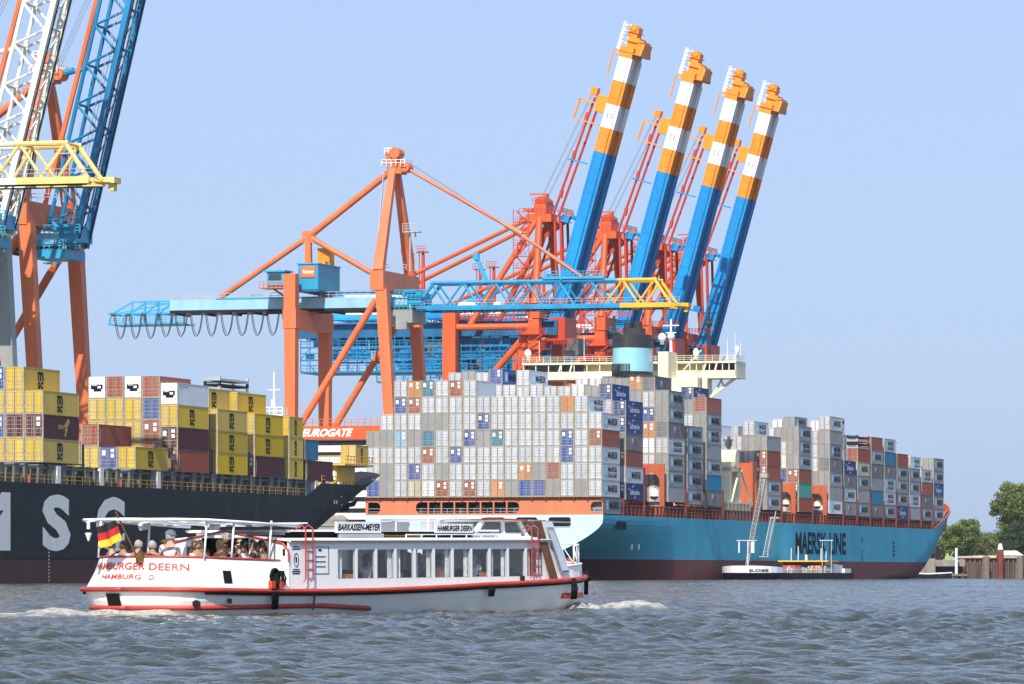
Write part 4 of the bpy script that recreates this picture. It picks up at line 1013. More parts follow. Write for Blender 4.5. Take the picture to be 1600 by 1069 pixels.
flat_racks(cb(16),201.2,13.5+17.5,5,'taller stack of pale folded flat racks one row inboard on the blue ship')
# ============================================================ BUNKER BARGE
def barge():
    r=empty('bunker_barge',W(7.0,77,0),-TH,'low black bunker barge with white bow moored against the blue ship','barge')
    def outline(y,z):
        t=min(1,max(0,y/9)); w=5.75*math.sqrt(1-(1-t)**2.6); 
        return max(.02,w*(1 if z>0 else .8))
    ys=[0,.3,.8,1.6,2.8,4.5,7,10,20,40,60,72]
    m=MB(); rows=[-.5,0.02,1.35]
    def add(rows,mi,bow=False,yl=ys,zt=None):
        n=len(rows)
        for sg in (1,-1):
            i0=len(m.v)
            for y in yl:
                for z in rows:
                    zz=z(y) if callable(z) else z
                    m.v.append((sg*(outline(y,1)*(1-.22*max(0,(1.3-zz)/1.8)*max(0,1-y/12))),y+max(0,(1.3-zz))*1.2*max(0,1-y/8),zz))
            for i in range(len(yl)-1):
                for j in range(n-1):
                    q=(i0+i*n+j,i0+(i+1)*n+j,i0+(i+1)*n+j+1,i0+i*n+j+1); m.f.append(q if sg>0 else q[::-1]); m.m.append(mi)
    add([-.5,0.02,.8,1.35],0); m.box(-5.7,5.7,71.9,72,-.5,1.35)
    m.quad(*([(outline(y,1),y,1.34) for y in ys]+[(-outline(y,1),y,1.34) for y in ys[::-1]]))
    m.build('hull',M_black2,r)
    m=MB(); yb=[0,.3,.8,1.6,2.8,4.5,7,10]; add([lambda y:1.36-.35*max(0,1-y/9)*0,lambda y:1.9+.35*max(0,1-y/10),lambda y:2.25+.45*max(0,1-y/10)],0,yl=yb); m.build('bow_bulwark',M_white,r)
    m=MB(); 
    def bf(u,v):   # lettering on the rounded bow
        x=1.0+u; y=0
        lo,hi=0,9
        for _ in range(30):
            y=(lo+hi)/2
            if outline(y,1)<x: lo=y
            else: hi=y
        return (x,y-.08,1.55+v)
    add_text(m,'ELOISE',3.2,.5,bf,0,.03); m.build('lettering',M_btext,r)
    m=MB(); rg=random.Random(3)
    for k in range(40):
        y=12+k*1.15; x=rg.uniform(1.5,5.2); m.tube([(x,y,1.3),(x,y,2.1+rg.random()*.6)],.16,6); 
        if k%3==0: m.tube([(x,y,2.0),(x,y+3,2.0)],.14,6)
    for x in (2,3,4): m.tube([(x,11,1.9),(x,56,1.9)],.13,6)
    m.build('deck_pipes',M_cream,r)
    m=MB()
    for y in (22,25,46): m.box(2.5,5,y,y+2,1.4,2.8)
    m.build('valve_box',M_redt,r)
    m=MB(); m.rail([(5.6,12,1.36),(5.6,56,1.36)],.95,1.0,.05,1); m.build('railing',M_wtext,r)
    m=MB(); m.box(-4.8,4.8,58,66,1.35,2.9); m.box(-5.2,5.2,66,72.2,1.35,2.2); m.box(-3,3,66,70,2.2,3.0); m.build('deckhouse',M_boatw,r)
    m=MB(); m.box(-4.2,4.2,52,60,2.2,3.5); m.build('wheelhouse',M_bwin,r)
    m=MB(); m.box(-5,5,51,61.5,3.5,3.8); m.build('roof',M_yel,r)
    m=MB(); 
    for x,h in ((-3,6.2),(-1.6,6.6),(3,6.2),(4,5.6)): m.tube([(x,54,3.8),(x,54,h)],.08,6)
    m.box(-.2,.2,54,54.4,3.8,4.9); m.build('aerial',M_white,r)
    m=MB()
    for x in (4.1,5.9): m.tube([(x,50,1.4),(x,50,7.8)],.05,5)
    m.tube([(3.6,50,7.7),(6.3,50,7.7)],.07,6); m.build('mast',M_white,r)
    # lattice boom leaning back over the barge
    m=MB(); P=Vector((-1.7,9,1.8)); Q=Vector((1.1,12,19.5)); d=(Q-P); N=22
    c4=[]
    for k in range(N+1):
        t=k/N; w=.16+.26*min(1,t*2.5); c=P+d*t; c4.append([c+Vector((a*w,b*w,0)) for a,b in ((-1,-1),(1,-1),(1,1),(-1,1))])
    for k in range(N):
        for j in range(4):
            m.bar(c4[k][j],c4[k+1][j],.12); m.bar(c4[k][j],c4[k+1][(j+1)%4],.07); m.bar(c4[k][j],c4[k][(j+1)%4],.07)
    m.box(.5,1.9,11.3,12.7,19.3,20.1); m.build('lattice_boom',mat('grey ivory paint',(.42,.40,.34),.6,0,.2,1,.3),r)
    m=MB(); m.tube([(-2.4,4,7.4),(1.5,4,7.4)],.07,6); m.tube([(-.2,4,2),(-.2,4,7.4)],.1,6); m.build('signal_yard',M_white,r)
    for x in (-2.0,.45):
        m=MB(); m.box(x,x+(.25 if x<0 else .6),3.95,4.0,5.1,7.2); m.build('flag',M_white,r)
barge()
# ============================================================ TOUR BOAT
PHI=R(35.0); BO=(-11.4,147.0,0)
boat=empty('tour_boat',BO,math.pi/2-PHI,'white harbour tour boat with red rails, seen from its starboard quarter','boat')
boat.rotation_euler=(0,R(-.4),math.pi/2-PHI)
BB=2.5; BL=22.9
def plan(x,w=BB,st=1.6,bs=18.3,be=BL,e=2.3):
    if x<st: return w*math.sqrt(max(0,1-((st-x)/st)**2))
    if x>bs: return w*max(0,1-((x-bs)/(be-bs))**e)**.6
    return w
def rail_z(x): return .79-.10*math.sin(math.pi*min(1,max(0,x/15)))*1.2+max(0,(x-14)/10)**1.6*.28
def gun_z(x):
    if x<6: return 1.72-.03*x
    if x<17.5: return 1.5
    return 1.38+ (x-17.5)*.03
XS=[0,.02,.08,.18,.32,.5,.75,1.0,1.3,1.6,2.5,3.5,4.8,6.5,9,11,13,15,16.5,17.5,18.5,19.5,20.3,21,21.7,22.3,22.55,22.75,22.85,22.89,22.9]
def loft(fn_list,xs=XS,sides=(1,-1)):
    m=MB(); n=len(fn_list)
    for sg in sides:
        i0=len(m.v)
        for x in xs:
            for fn in fn_list:
                X,Y,Z=fn(x); m.v.append((X,sg*Y,Z))
        for i in range(len(xs)-1):
            for j in range(n-1):
                q=(i0+i*n+j,i0+(i+1)*n+j,i0+(i+1)*n+j+1,i0+i*n+j+1); m.f.append(q if sg<0 else q[::-1]); m.m.append(0)
    return m
def pt(inset,zf,x):   # outline scaled inward by inset at both ends too
    xx=.0+inset*.9+(x)*(BL-inset*2.0)/BL
    return (xx,max(0,plan(x,BB-inset)),zf)
mh=loft([lambda x:pt(.55,-.5,x),lambda x:pt(.28,.1,x),lambda x:pt(.12,.45,x),lambda x:pt(.05,rail_z(x),x)])
mh.build('hull',M_boatw,boat,smooth=False)
# stern and bow side bulwark above the strake: raised aft bulwark, low forward
mb=loft([lambda x:pt(.06,rail_z(x),x),lambda x:pt(.30,1.3,x),lambda x:pt(.42 if x<6 else .3,gun_z(x),x)],[x for x in XS if x<=4.8])
mb.build('aft_bulwark',M_boatw,boat)
mb=loft([lambda x:pt(.34,rail_z(x),x),lambda x:pt(.52,gun_z(x),x)],[x for x in XS if x<=4.8]); mb.build('bulwark_lining',M_boatw,boat)
mb=loft([lambda x:pt(.08,rail_z(x),x),lambda x:pt(.12,gun_z(x)-.12,x)],[x for x in XS if x>=19.5]); mb.build('bow_bulwark',M_boatw,boat)
def strip(zf,out,r,x0,x1,mt,name,sides=(1,-1),inset=.05,par=boat):
    m=MB(); xs=[x for x in XS if x0<=x<=x1]
    for sg in sides:
        pts=[]
        for x in xs:
            p=pt(inset-out,zf(x),x); pts.append((p[0],sg*p[1],p[2]))
        m.tube(pts,r,8)
    return m.build(name,mt,par,smooth=True)
strip(lambda x:rail_z(x),.07,.075,0,22.9,M_boatred,'rubbing_strake')
strip(lambda x:rail_z(x)-.09,.03,.05,1,22.9,M_black2,'strake_underside')
strip(lambda x:.24 if x<8 else .12,.0,.075,0,9,M_boatred,'lower_strake',inset=.2)
strip(lambda x:.40,-.02,.09,19.5,22.9,M_boatred,'bow_strake',inset=.12)
strip(lambda x:gun_z(x)+.02,.0,.035,0,4.8,M_boatred,'gunwale',inset=.42)
strip(lambda x:gun_z(x)-.1,.0,.04,19.5,22.9,M_boatw,'bow_gunwale',inset=.12)
m=loft([lambda x:pt(.3,.78,x),lambda x:(pt(.3,.78,x)[0],0,.78)],[x for x in XS if x<5]); m.build('aft_deck',M_greyb,boat)
m=loft([lambda x:pt(.1,rail_z(x)-.02,x),lambda x:(pt(.1,.9,x)[0],0,rail_z(x)-.02)],[x for x in XS if x>=16.5]); m.build('fore_deck',M_greyb,boat)
# cabin side walls with window openings
CX0,CX1=4.9,18.6; WX0=7.32; WP=1.0; WN=11; WZ0,WZ1=1.03,1.96; CY=2.38
def wall(sg):
    m=MB(); y=sg*CY; y2=sg*(CY-.06)
    def bx(x0,x1,z0,z1): m.box(x0,x1,min(y,y2),max(y,y2),z0,z1)
    bx(CX0,CX1,.62,WZ0); bx(CX0,CX1,WZ1,2.15); bx(CX0,WX0,WZ0,WZ1); bx(WX0+WN*WP-.1,CX1,WZ0,WZ1)
    for k in range(1,WN): bx(WX0+k*WP-.14,WX0+k*WP,WZ0,WZ1)
    w=m.build('cabin_side',M_boatw,boat)
    for k in range(WN):
        x0=WX0+k*WP; x1=x0+WP-.14
        if k==WN-1: x1=x0+WP-.1
        f=MB(); yy=sg*(CY-.02)
        for a,b in (((x0,WZ0),(x1,WZ0)),((x1,WZ0),(x1,WZ1)),((x1,WZ1),(x0,WZ1)),((x0,WZ1),(x0,WZ0))): f.bar((a[0],yy,a[1]),(b[0],yy,b[1]),.035)
        if sg<0: f.box(x0,x1,-CY-.012,-CY+.02,WZ1-.05,WZ1)
        fo=f.build('window',M_greyb,boat)
        p=MB(); p.quad((x0,sg*(CY-.035),WZ0),(x1,sg*(CY-.035),WZ0),(x1,sg*(CY-.035),WZ1),(x0,sg*(CY-.035),WZ1)); p.build('pane',M_glass,fo)
        if sg<0:
            c=MB(); n=6
            for s0,s1 in (((x0,x0+.18+.26*rng.random()),) if rng.random()<.65 else ())+(((x1-.12-.16*rng.random(),x1),) if rng.random()<.5 else ()):
                for j in range(n):
                    xa=s0+(s1-s0)*j/n; xb=s0+(s1-s0)*(j+1)/n; ya=-CY+.09+(.03 if j%2 else 0); yb=-CY+.09+(0 if j%2 else .03)
                    k2=.35 if rng.random()<2 else 1
                    c.quad((xa,ya,WZ0),(xb,yb,WZ0),(xb,yb,WZ1),(xa,ya,WZ1))
            if c.f: c.build('curtain',M_curt,fo)
wall(-1); wall(1)
m=MB(); m.box(CX0,CX1,-CY+.1,CY-.1,.55,.6); m.build('cabin_floor',M_brown,boat)
m=MB()
for k in range(9):
    x=7.4+k*1.2
    for y0,y1 in ((-2.0,-.5),(.5,2.0)): m.box(x,x+.12,y0,y1,.6,1.28); m.box(x-.35,x+.1,y0,y1,.6,.92)
m.build('bench',M_brown,boat)
CLO=mat('orange table cloth',(.70,.24,.05),.8,0,.1,4)
for k in range(5):
    x=7.9+k*2.4
    for y0,y1 in ((-2.0,-.6),(.6,2.0)): m=MB(); m.box(x,x+.7,y0-.1,y1,1.12,1.17); m.box(x,x+.7,y0-.12,y0-.1,.98,1.17); m.box(x+.3,x+.4,(y0+y1)/2-.05,(y0+y1)/2+.05,.6,1.12); m.build('table',CLO,boat)
# roof
m=MB(); N=10
for i in range(N):
    y0=-CY-.06+(2*CY+.12)*i/N; y1=-CY-.06+(2*CY+.12)*(i+1)/N
    z=lambda y:2.17+.14*(1-(y/CY)**2)
    for x0,x1 in ((CX0-.05,CX1),):
        m.quad((x0,y0,z(y0)+.05),(x1,y0,z(y0)+.05),(x1,y1,z(y1)+.05),(x0,y1,z(y1)+.05)); m.quad((x0,y0,z(y0)),(x0,y1,z(y1)),(x1,y1,z(y1)),(x1,y0,z(y0)))
        m.quad((x0,y0,z(y0)),(x0,y0,z(y0)+.05),(x0,y1,z(y1)+.05),(x0,y1,z(y1)))
m.box(CX0,CX1,-CY-.07,-CY-.02,2.13,2.22); m.box(CX0,CX1,CY+.02,CY+.07,2.13,2.22)
m.build('roof',M_boatw,boat)
m=MB(); m.box(CX0,CX1,-CY-.095,-CY-.07,2.155,2.185); m.build('roof_trim',M_brown,boat)
# raised skylight roof pieces
m=MB(); m.box(5.6,16.2,-1.7,1.7,2.36,2.42); m.box(5.4,16.4,-1.95,-1.7,2.46,2.52); m.box(5.4,16.4,1.7,1.95,2.46,2.52); m.box(5.4,5.6,-1.9,1.9,2.44,2.52)
m.build('roof_track',M_boatw,boat)
m=MB(); m.box(5.6,16.2,-1.74,-1.70,2.28,2.46); m.build('roof_gap',M_dark,boat)
m=MB(); m.box(8.3,12.6,-1.74,-1.72,2.3,2.36); m.build('sun_strip',M_yel,boat)
# red outlined aft bulkhead
m=MB(); pts=[(-2.42,1.56),(-2.42,1.9),(-2.2,2.12),(0,2.5),(2.2,2.12),(2.42,1.9),(2.42,1.5)]
x=4.86
def zb_top(y): 
    for (a,za),(b,zb2) in zip(pts[1:-1],pts[2:-1]): 
        if a<=y<=b: return za+(zb2-za)*(y-a)/(b-a)
    return 1.9
ys_=[-2.42,-2.2,-1.6,-.9,.9,1.6,2.2,2.42]
for a,b in zip(ys_[:-1],ys_[1:]):
    if (a,b)==(-.9,.9): m.quad((x,a,2.28),(x,a,zb_top(a)),(x,0,2.5),(x,b,zb_top(b)),(x,b,2.28)); continue
    m.quad((x,a,.78),(x,a,zb_top(a)),(x,b,zb_top(b)),(x,b,.78))
bk=m.build('bulkhead',M_boatw,boat)
m=MB()
for p,q in zip(pts[:-1],pts[1:]): m.tube([(x-.03,p[0],p[1]),(x-.03,q[0],q[1])],.03,6)
m.build('red_edging',M_boatred,bk)
m=MB(); 
for y in (-1.45,1.3): m.box(x-.02,x-.01,y-.16,y+.16,1.72,2.02)
m.build('bulkhead_window',M_brown,bk)
m=MB(); m.quad((x-.02,1.95,1.72),(x-.02,2.15,1.72),(x-.02,2.15,2.0)); m.quad((x-.02,1.95,1.72),(x-.02,2.15,2.0),(x-.02,1.95,2.0)); m.box(x-.03,x-.02,-2.28,-2.2,1.75,1.95); m.build('notice',M_btext,bk)
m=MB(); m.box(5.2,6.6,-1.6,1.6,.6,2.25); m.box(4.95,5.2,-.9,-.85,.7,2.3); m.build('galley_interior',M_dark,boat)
m=MB(); m.box(5.14,5.19,-.6,.2,1.1,1.9); m.build('galley_door',M_brown,boat)
# aft awning frame
aw=empty('awning_frame',(0,0,0)); aw.parent=boat
m=MB(); 
for sg in (-1,1):
    pts2=[(-.15,sg*.9,2.82),(.3,sg*1.7,2.82),(1.4,sg*2.1,2.80),(3.2,sg*2.15,2.73),(5.8,sg*2.1,2.62)]
    m.tube(pts2,.045,8)
m.tube([(-.15,-.9,2.82),(-.25,0,2.83),(-.15,.9,2.82)],.05,8)
for xx,y in ((1.4,2.1),(2.4,2.13),(3.4,2.14),(4.6,2.1)): m.tube([(xx,-y,2.78-(xx-1.4)*.04),(xx,0,2.84-(xx-1.4)*.04),(xx,y,2.78-(xx-1.4)*.04)],.03,6)
m.build('top_rail',M_boatw,aw,smooth=True)
m=MB()
for k in range(6):
    y=-1.9+k*.76; m.box(.0+abs(y)*.45,5.4,y-.13,y+.13,2.80,2.815)
m.xf(lambda p:Vector((p.x,p.y,p.z-.035*max(0,p.x-1))))
m.build('folded_canopy',M_boatw,aw)
m=MB(); m.box(4.6,6.6,-1.8,.6,2.62,2.66); m.xf(lambda p:Vector((p.x,p.y,p.z+(p.x-4.6)*.04))); m.build('canopy_end_panel',M_white,aw)
for xx,sg in ((.25,1),(1.9,1),(3.6,1),(1.2,-1),(2.4,-1),(4.2,-1),(.0,0)):
    m=MB(); 
    if sg==0: continue
    y0=plan(max(xx,.3),BB-.42)*sg; m.tube([(xx+.12,y0,gun_z(xx)),(xx+.25,sg*min(abs(y0),2.1),2.78)],.032,6); m.build('post',M_boatw,aw,smooth=True)
for xx,y in ((1.8,.6),(4.0,-.3)):
    m=MB(); m.tube([(xx-.18,y,2.62),(xx+.12,y,2.66)],.12,12); m.build('loudspeaker',M_white,aw)
# flag at the stern
fl=empty('stern_flag',(0,0,0)); fl.parent=boat
m=MB(); m.tube([(.35,-.35,1.6),(-.35,-.05,3.05)],.03,6); m.box(.25,.45,-.5,-.3,1.55,1.85); m.build('flagpole',M_brown,fl)
m=MB()
for i in range(8):
    for j in range(3):
        def P(u,v): 
            return (-.30+.12*v-.10*u+.05*math.sin(u*9+v*2),.0+.62*u-.10*v+.06*math.sin(u*7),2.85-.62*v-.28*u-.04*math.sin(u*5))
        u0,u1=i/8,(i+1)/8; v0,v1=j/3,(j+1)/3
        m.quad(P(u0,v0),P(u1,v0),P(u1,v1),P(u0,v1),mi=j)
m.build('cloth',[mat('flag black',(.02,.02,.02),.8),mat('flag red',(.55,.02,.03),.8),mat('flag gold',(.85,.55,.02),.8)],fl)
m=MB(); m.tube([(-.55,.9,2.75),(-.1,.85,2.8)],.02,5); m.tube([(-.45,.9,2.75),(-.45,.9,2.55)],.05,6); m.lathe([(.02,0),(.10,.22),(.09,.24)],10,(-.45,.9,2.2)); m.build('stern_lamp',M_wtext,boat)
# lettering round the stern
def stern_map(z0,cen,width,inset0,h):
    # arc length along the outline, positive to starboard
    arc=[(0,0.0,0.0)]; pts_=[]
    N=400; prev=None; S=0; tab=[]
    for i in range(N+1):
        t=i/N; an=t*math.pi/2
        x=1.6*(1-math.cos(an)); y=(BB)*math.sin(an)
        if prev: S+=math.hypot(x-prev[0],y-prev[1])
        tab.append((S,x,y)); prev=(x,y)
    def at(s):
        sg=-1 if s>=0 else 1; s=abs(s)
        if s>=tab[-1][0]: return (1.6+(s-tab[-1][0]),sg*BB)
        lo,hi=0,N
        while hi-lo>1:
            mi_=(lo+hi)//2
            if tab[mi_][0]<s: lo=mi_
            else: hi=mi_
        return (tab[hi][1],sg*tab[hi][2])
    def fn(u,v):
        s=cen-width/2+u; x,y=at(s); z=z0+v-.02*max(0,s)
        rz=rail_z(x); 
        ins=(.06+(.24)*(z-rz)/(1.3-rz)) if z<1.3 else .30+.12*(z-1.3)/(gun_z(x)-1.3)
        k=(BB-ins)/BB
        xx=ins*.9+x*(BL-2*ins)/BL; yy=y*k
        n=Vector((-(1.6-x)/1.6**2 if x<1.6 else 0,y/BB**2,0)).normalized()
        return (xx+n.x*.025,yy+n.y*.025,z+.005)
    return fn
m=MB(); add_text(m,'HAMBURGER DEERN',4.15,.21,stern_map(1.36,.10,4.15,.3,.2),0,.02); add_text(m,'HAMBURG',1.75,.15,stern_map(1.08,-.30,1.75,.3,.2),0,.015); add_text(m,'D',.17,.15,stern_map(1.08,.95,.17,.3,.2),0,.015); m.build('lettering',M_redt,boat)
def deck_patch(s0,s1,z0,z1,mt,name,dz=0,out=.0):
    f=stern_map(z0,(s0+s1)/2,s1-s0,.3,.2); m=MB(); n=6
    for i in range(n):
        u0=(s1-s0)*i/n; u1=(s1-s0)*(i+1)/n
        a,b,c,d=f(u0,0),f(u1,0),f(u1,z1-z0),f(u0,z1-z0); m.quad(a,b,c,d)
    return m.build(name,mt,boat)
deck_patch(3.35,3.75,1.02,1.38,M_black,'hatch')
# openings in the hull below the strake
m=MB(); ov=[]
for s,w,z0,z1 in ((-.55,.55,.26,.66),):
    for k in range(4):
        y0=.55-w/4*k+.15; y1=.55-w/4*(k+1)+.15
        x0=1.6*(1-math.sqrt(1-(y0/BB)**2))+.03; x1=1.6*(1-math.sqrt(1-(y1/BB)**2))+.03
        m.quad((x0+.12,y0,z0),(x1+.12,y1,z0),(x1-.01,y1,z1),(x0-.01,y0,z1))
m.build('rudder_opening',M_black,boat)
m=MB(); m.tube([(1.0,-1.9,.38),(.7,-2.25,.36)],.10,10); m.build('exhaust_pipe',M_black2,boat)
# boards and signs
def sign(x0,x1,z0,z1,y,txt,name):
    m=MB(); m.box(x0,x1,y,y+.05,z0,z1); s=m.build(name,M_white,boat)
    t=MB(); add_text(t,txt,(x1-x0)*.93,(z1-z0)*.62,lambda u,v:(x0+(x1-x0)*.035+u+v*.25,y-.006,z0+(z1-z0)*.2+v),0,.035); t.build('lettering',M_btext,s)
sign(7.75,10.05,2.42,2.76,-2.0,'BARKASSEN-MEYER','sign_board')
m=MB(); m.box(7.95,10.15,-2.02,-1.9,2.26,2.40); m.box(10.08,11.5,-1.98,-1.5,2.48,2.76); m.box(10.8,10.86,-2.0,-1.98,2.48,2.76,1); m.build('storage_box',[M_greyb,M_white],boat)
sign(12.9,14.9,2.42,2.70,-2.0,'HAMBURGER DEERN','sign_board')
m=MB(); m.rail([(11.2,-2.1,2.25),(16.2,-2.1,2.25)],.12,.8,.015,0); m.tube([(11,-1.2,2.85),(14.2,-1.0,2.86)],.07,8); m.tube([(11.6,-1.2,2.4),(11.6,-1.2,2.85)],.03,6); m.tube([(13.6,-1.2,2.4),(13.6,-1.2,2.85)],.03,6); m.build('boom_cover',M_white,boat)
m=MB(); m.tube([(14.2,-1.3,2.72),(14.2,-1.05,2.72)],.13,12); m.box(15,16,-1.6,-1.2,2.55,2.62); m.build('searchlight',M_greyb,boat)
# wheelhouse
wh=empty('wheelhouse',(0,0,0)); wh.parent=boat
m=MB(); m.box(15.2,18.5,-1.75,1.75,2.2,2.32)
for p,q in (((15.2,-1.75,2.3),(15.9,-1.65,2.78)),((16.9,-1.75,2.3),(17.0,-1.65,2.78)),((18.3,-1.75,2.2),(17.9,-1.65,2.78)),((15.2,1.75,2.3),(15.9,1.65,2.78)),((18.3,1.75,2.2),(17.9,1.65,2.78))): m.bar(p,q,.12)
m.box(15.9,18.2,-1.7,1.7,2.78,2.83); m.box(15.4,17.9,-1.76,-1.70,2.30,2.42); m.build('wheelhouse_frame',M_boatw,wh)
m=MB(); m.box(15.6,18.9,-1.9,1.9,2.86,2.90); m.box(15.5,19.0,-1.95,-1.9,2.85,2.90,1); m.xf(lambda p:Vector((p.x,p.y,p.z-(p.x-15.6)*.02))); m.build('sun_roof',[M_boatw,M_boatred],wh)
m=MB(); m.box(18.0,20.3,-2.0,2.0,2.86,2.9); m.xf(lambda p:Vector((p.x,p.y,p.z-(p.x-15.4)*.025))); m.build('visor',M_greyb,wh)
m=MB(); m.quad((15.35,-1.74,2.42),(16.9,-1.74,2.42),(16.95,-1.66,2.77),(15.92,-1.66,2.77)); m.quad((17.02,-1.74,2.42),(18.15,-1.74,2.42),(17.9,-1.66,2.77),(17.05,-1.66,2.77)); m.quad((15.2,-1.7,2.35),(15.2,1.7,2.35),(15.9,1.6,2.77),(15.9,-1.6,2.77)); m.build('window',M_glass,wh)
# raked front of the cabin: brown pillar and white door panel
m=MB(); m.quad((18.55,-2.46,.80),(19.0,-2.46,.84),(18.1,-2.40,2.80),(17.7,-2.40,2.80)); m.build('side_door_gap',M_brown,boat)
m=MB(); m.box(18.4,18.55,-2.3,2.3,.8,2.2); m.quad((18.9,-2.43,.82),(20.15,-2.25,.88),(19.0,-2.2,2.78),(18.1,-2.38,2.78)); m.quad((20.15,-2.25,.88),(20.35,2.1,.88),(19.1,2.1,2.78),(19.0,-2.2,2.78)); m.quad((20.35,2.1,.88),(18.9,2.43,.82),(18.1,2.38,2.78),(19.1,2.1,2.78)); m.build('cabin_front',M_boatw,boat)
m=MB(); m.quad((19.1,-2.44,1.12),(19.75,-2.36,1.14),(18.95,-2.27,2.6),(18.42,-2.38,2.6)); m.xf(lambda p:Vector((p.x,p.y-.015,p.z))); fr_=m.build('front_window',M_greyb,boat)
m=MB(); m.quad((19.18,-2.43,1.2),(19.65,-2.37,1.22),(18.9,-2.29,2.5),(18.5,-2.37,2.5)); m.xf(lambda p:Vector((p.x,p.y-.03,p.z))); m.build('pane',mat('frosted pane',(.62,.66,.70),.25),fr_)
# bow railing
m=MB(); pb=[]
for x in (20.8,21.4,21.9,22.3,22.6):
    p=pt(.2,gun_z(x),x); pb.append((p[0],-p[1],p[2]-.1))
tip=(22.7,0,gun_z(22.9)-.1)
full=pb+[tip]+[(p[0],-p[1],p[2]) for p in pb[::-1]]
m.tube([(p[0],p[1],p[2]+.62) for p in full],.028,6)
for p in full: m.tube([p,(p[0],p[1],p[2]+.62)],.022,6)
for p,q in zip(full[3:8],full[4:9]): m.bar(p,(q[0],q[1],q[2]+.62),.02)
m.build('bow_railing',M_boatw,boat,smooth=True)
m=MB(); m.lathe([(.09,0),(.09,.3),(.14,.32),(.14,.36)],12,(22.3,-.6,.9)); m.lathe([(.09,0),(.09,.3),(.14,.32),(.14,.36)],12,(22.3,.3,.9)); m.box(21.6,22.4,-.9,.2,.95,1.05); m.lathe([(.12,0),(.16,.12),(.05,.25)],10,(22.9,-.2,1.35)); m.build('bollard',M_redt,boat)
# ladders
for x,mt in ((5.75,M_boatred),(17.6,M_boatred)):
    m=MB(); zb_=1.05; m.ladder((x,-CY-.12,zb_),(x,-CY-.12,2.55),.36,.27,.035,(1,0,0))
    for dx in (-.18,.18): m.tube([(x+dx,-CY-.12,2.55),(x+dx,-CY+.05,2.66),(x+dx,-CY+.3,2.5)],.018,6); m.tube([(x+dx,-CY-.12,zb_),(x+dx-.08,-CY-.1,zb_-.1)],.018,6)
    m.build('boarding_ladder',mt,boat)
# fenders and hanging ropes
def rope_coil(x,z0,z1,name='hanging_rope',y=-2.52,ring=True):
    m=MB(); rg=random.Random(int(x*10))
    for k in range(4):
        dx=(k-1.5)*.06; m.tube([(x+dx,y,z1),(x+dx*1.6+.03*rg.random(),y-.05,(z0+z1)/2),(x+dx*1.3,y-.02,z0)],.03,6)
    if ring: m.tube([(x+.20*math.cos(t),y-.03,z1-.24+.24*math.sin(t)) for t in np.linspace(0,2*math.pi,17)],.045,6)
    m.build(name,M_black,boat,smooth=True)
rope_coil(4.0,.15,1.35); rope_coil(4.35,.85,1.3,ring=False); rope_coil(15.1,.42,.86,ring=False); rope_coil(19.8,.28,.95,ring=False,y=-2.46)
m=MB(); m.box(3.75,3.95,-2.62,-2.5,.78,1.0); m.box(4.2,4.35,-2.62,-2.5,.78,.98); m.build('fairlead',M_redt,boat)
for x,y in ((22.9,-1.0),):
    m=MB(); fp=[(lambda q:(q[0]+.08,-q[1]-.06,q[2]))(pt(0,rail_z(x)-.02,x)) for x in (21.7,22.3,22.8,23.1,23.3,23.38,23.4)]; m.tube(fp,.12,10); q=pt(0,.4,21.9); m.tube([(q[0],-q[1]-.04,.4),(q[0],-q[1]-.06,1.2)],.06,8); q=pt(0,.4,22.15); m.tube([(q[0],-q[1]-.04,.4),(q[0],-q[1]-.06,1.15)],.05,8); m.build('bow_fender',M_black,boat,smooth=True)
m=MB(); m.tube([(5.9,-2.5,.12),(6.0,-2.52,.6)],.035,6); m.box(1.9,2.0,-2.5,-2.42,.35,.5); m.box(16.9,17.0,-2.52,-2.4,.9,1.05); m.build('side_fittings',M_black2,boat)
# panels on the side wall
m=MB(); 
def outl(x0,x1,z0,z1,y=-CY-.012,r=.012):
    for a,b in (((x0,z0),(x1,z0)),((x1,z0),(x1,z1)),((x1,z1),(x0,z1)),((x0,z1),(x0,z0))): m.bar((a[0],y,a[1]),(b[0],y,b[1]),r)
outl(6.05,6.85,1.2,2.0); m.tube([(5.25+.11*math.cos(t),-CY-.012,1.62+.2*math.sin(t)) for t in np.linspace(0,2*math.pi,21)],.01,4); 
for z,w in ((2.0,.25),(1.93,.4),(1.32,.3),(1.26,.4),(1.2,.35)): m.box(5.25-w/2,5.25+w/2,-CY-.014,-CY-.004,z,z+.025)
m.box(5.22,5.28,-CY-.014,-CY-.004,1.55,1.7); m.box(6.35,6.5,-CY-.014,-CY-.004,1.88,1.93)
for z in (1.7,1.55,1.4): m.box(6.2,6.7,-CY-.014,-CY-.004,z,z+.02)
m.build('wall_notice',M_btext,boat)
m=MB(); m.box(3.0,3.2,-1.6,-1.3,2.3,2.4); m.build('life_ring_holder',M_greyb,boat)
# ============================================================ PEOPLE
SK=[mat('skin tone fair',(.52,.31,.22),.6,0,.08,9),mat('skin tone tanned',(.38,.21,.13),.6,0,.08,9)]
HA=[mat('hair dark',(.025,.018,.014),.7,0,.3,20),mat('hair brown',(.12,.065,.03),.7,0,.3,20),mat('hair grey',(.38,.36,.33),.7,0,.2,20),mat('hair blond',(.42,.28,.12),.7,0,.2,20)]
CL={'white':mat('cloth white',(.72,.72,.70),.85,0,.1,6),'black':mat('cloth black',(.025,.025,.03),.85,0,.2,6),'beige':mat('cloth beige',(.48,.36,.22),.85,0,.1,6),'orange':mat('cloth orange',(.62,.20,.04),.85,0,.1,6),'turquoise':mat('cloth turquoise',(.05,.42,.50),.85,0,.1,6),'grey':mat('cloth grey',(.30,.31,.33),.85,0,.1,6),'navy':mat('cloth navy',(.03,.05,.14),.85,0,.1,6),'pink':mat('cloth pink',(.6,.2,.28),.85,0,.1,6)}
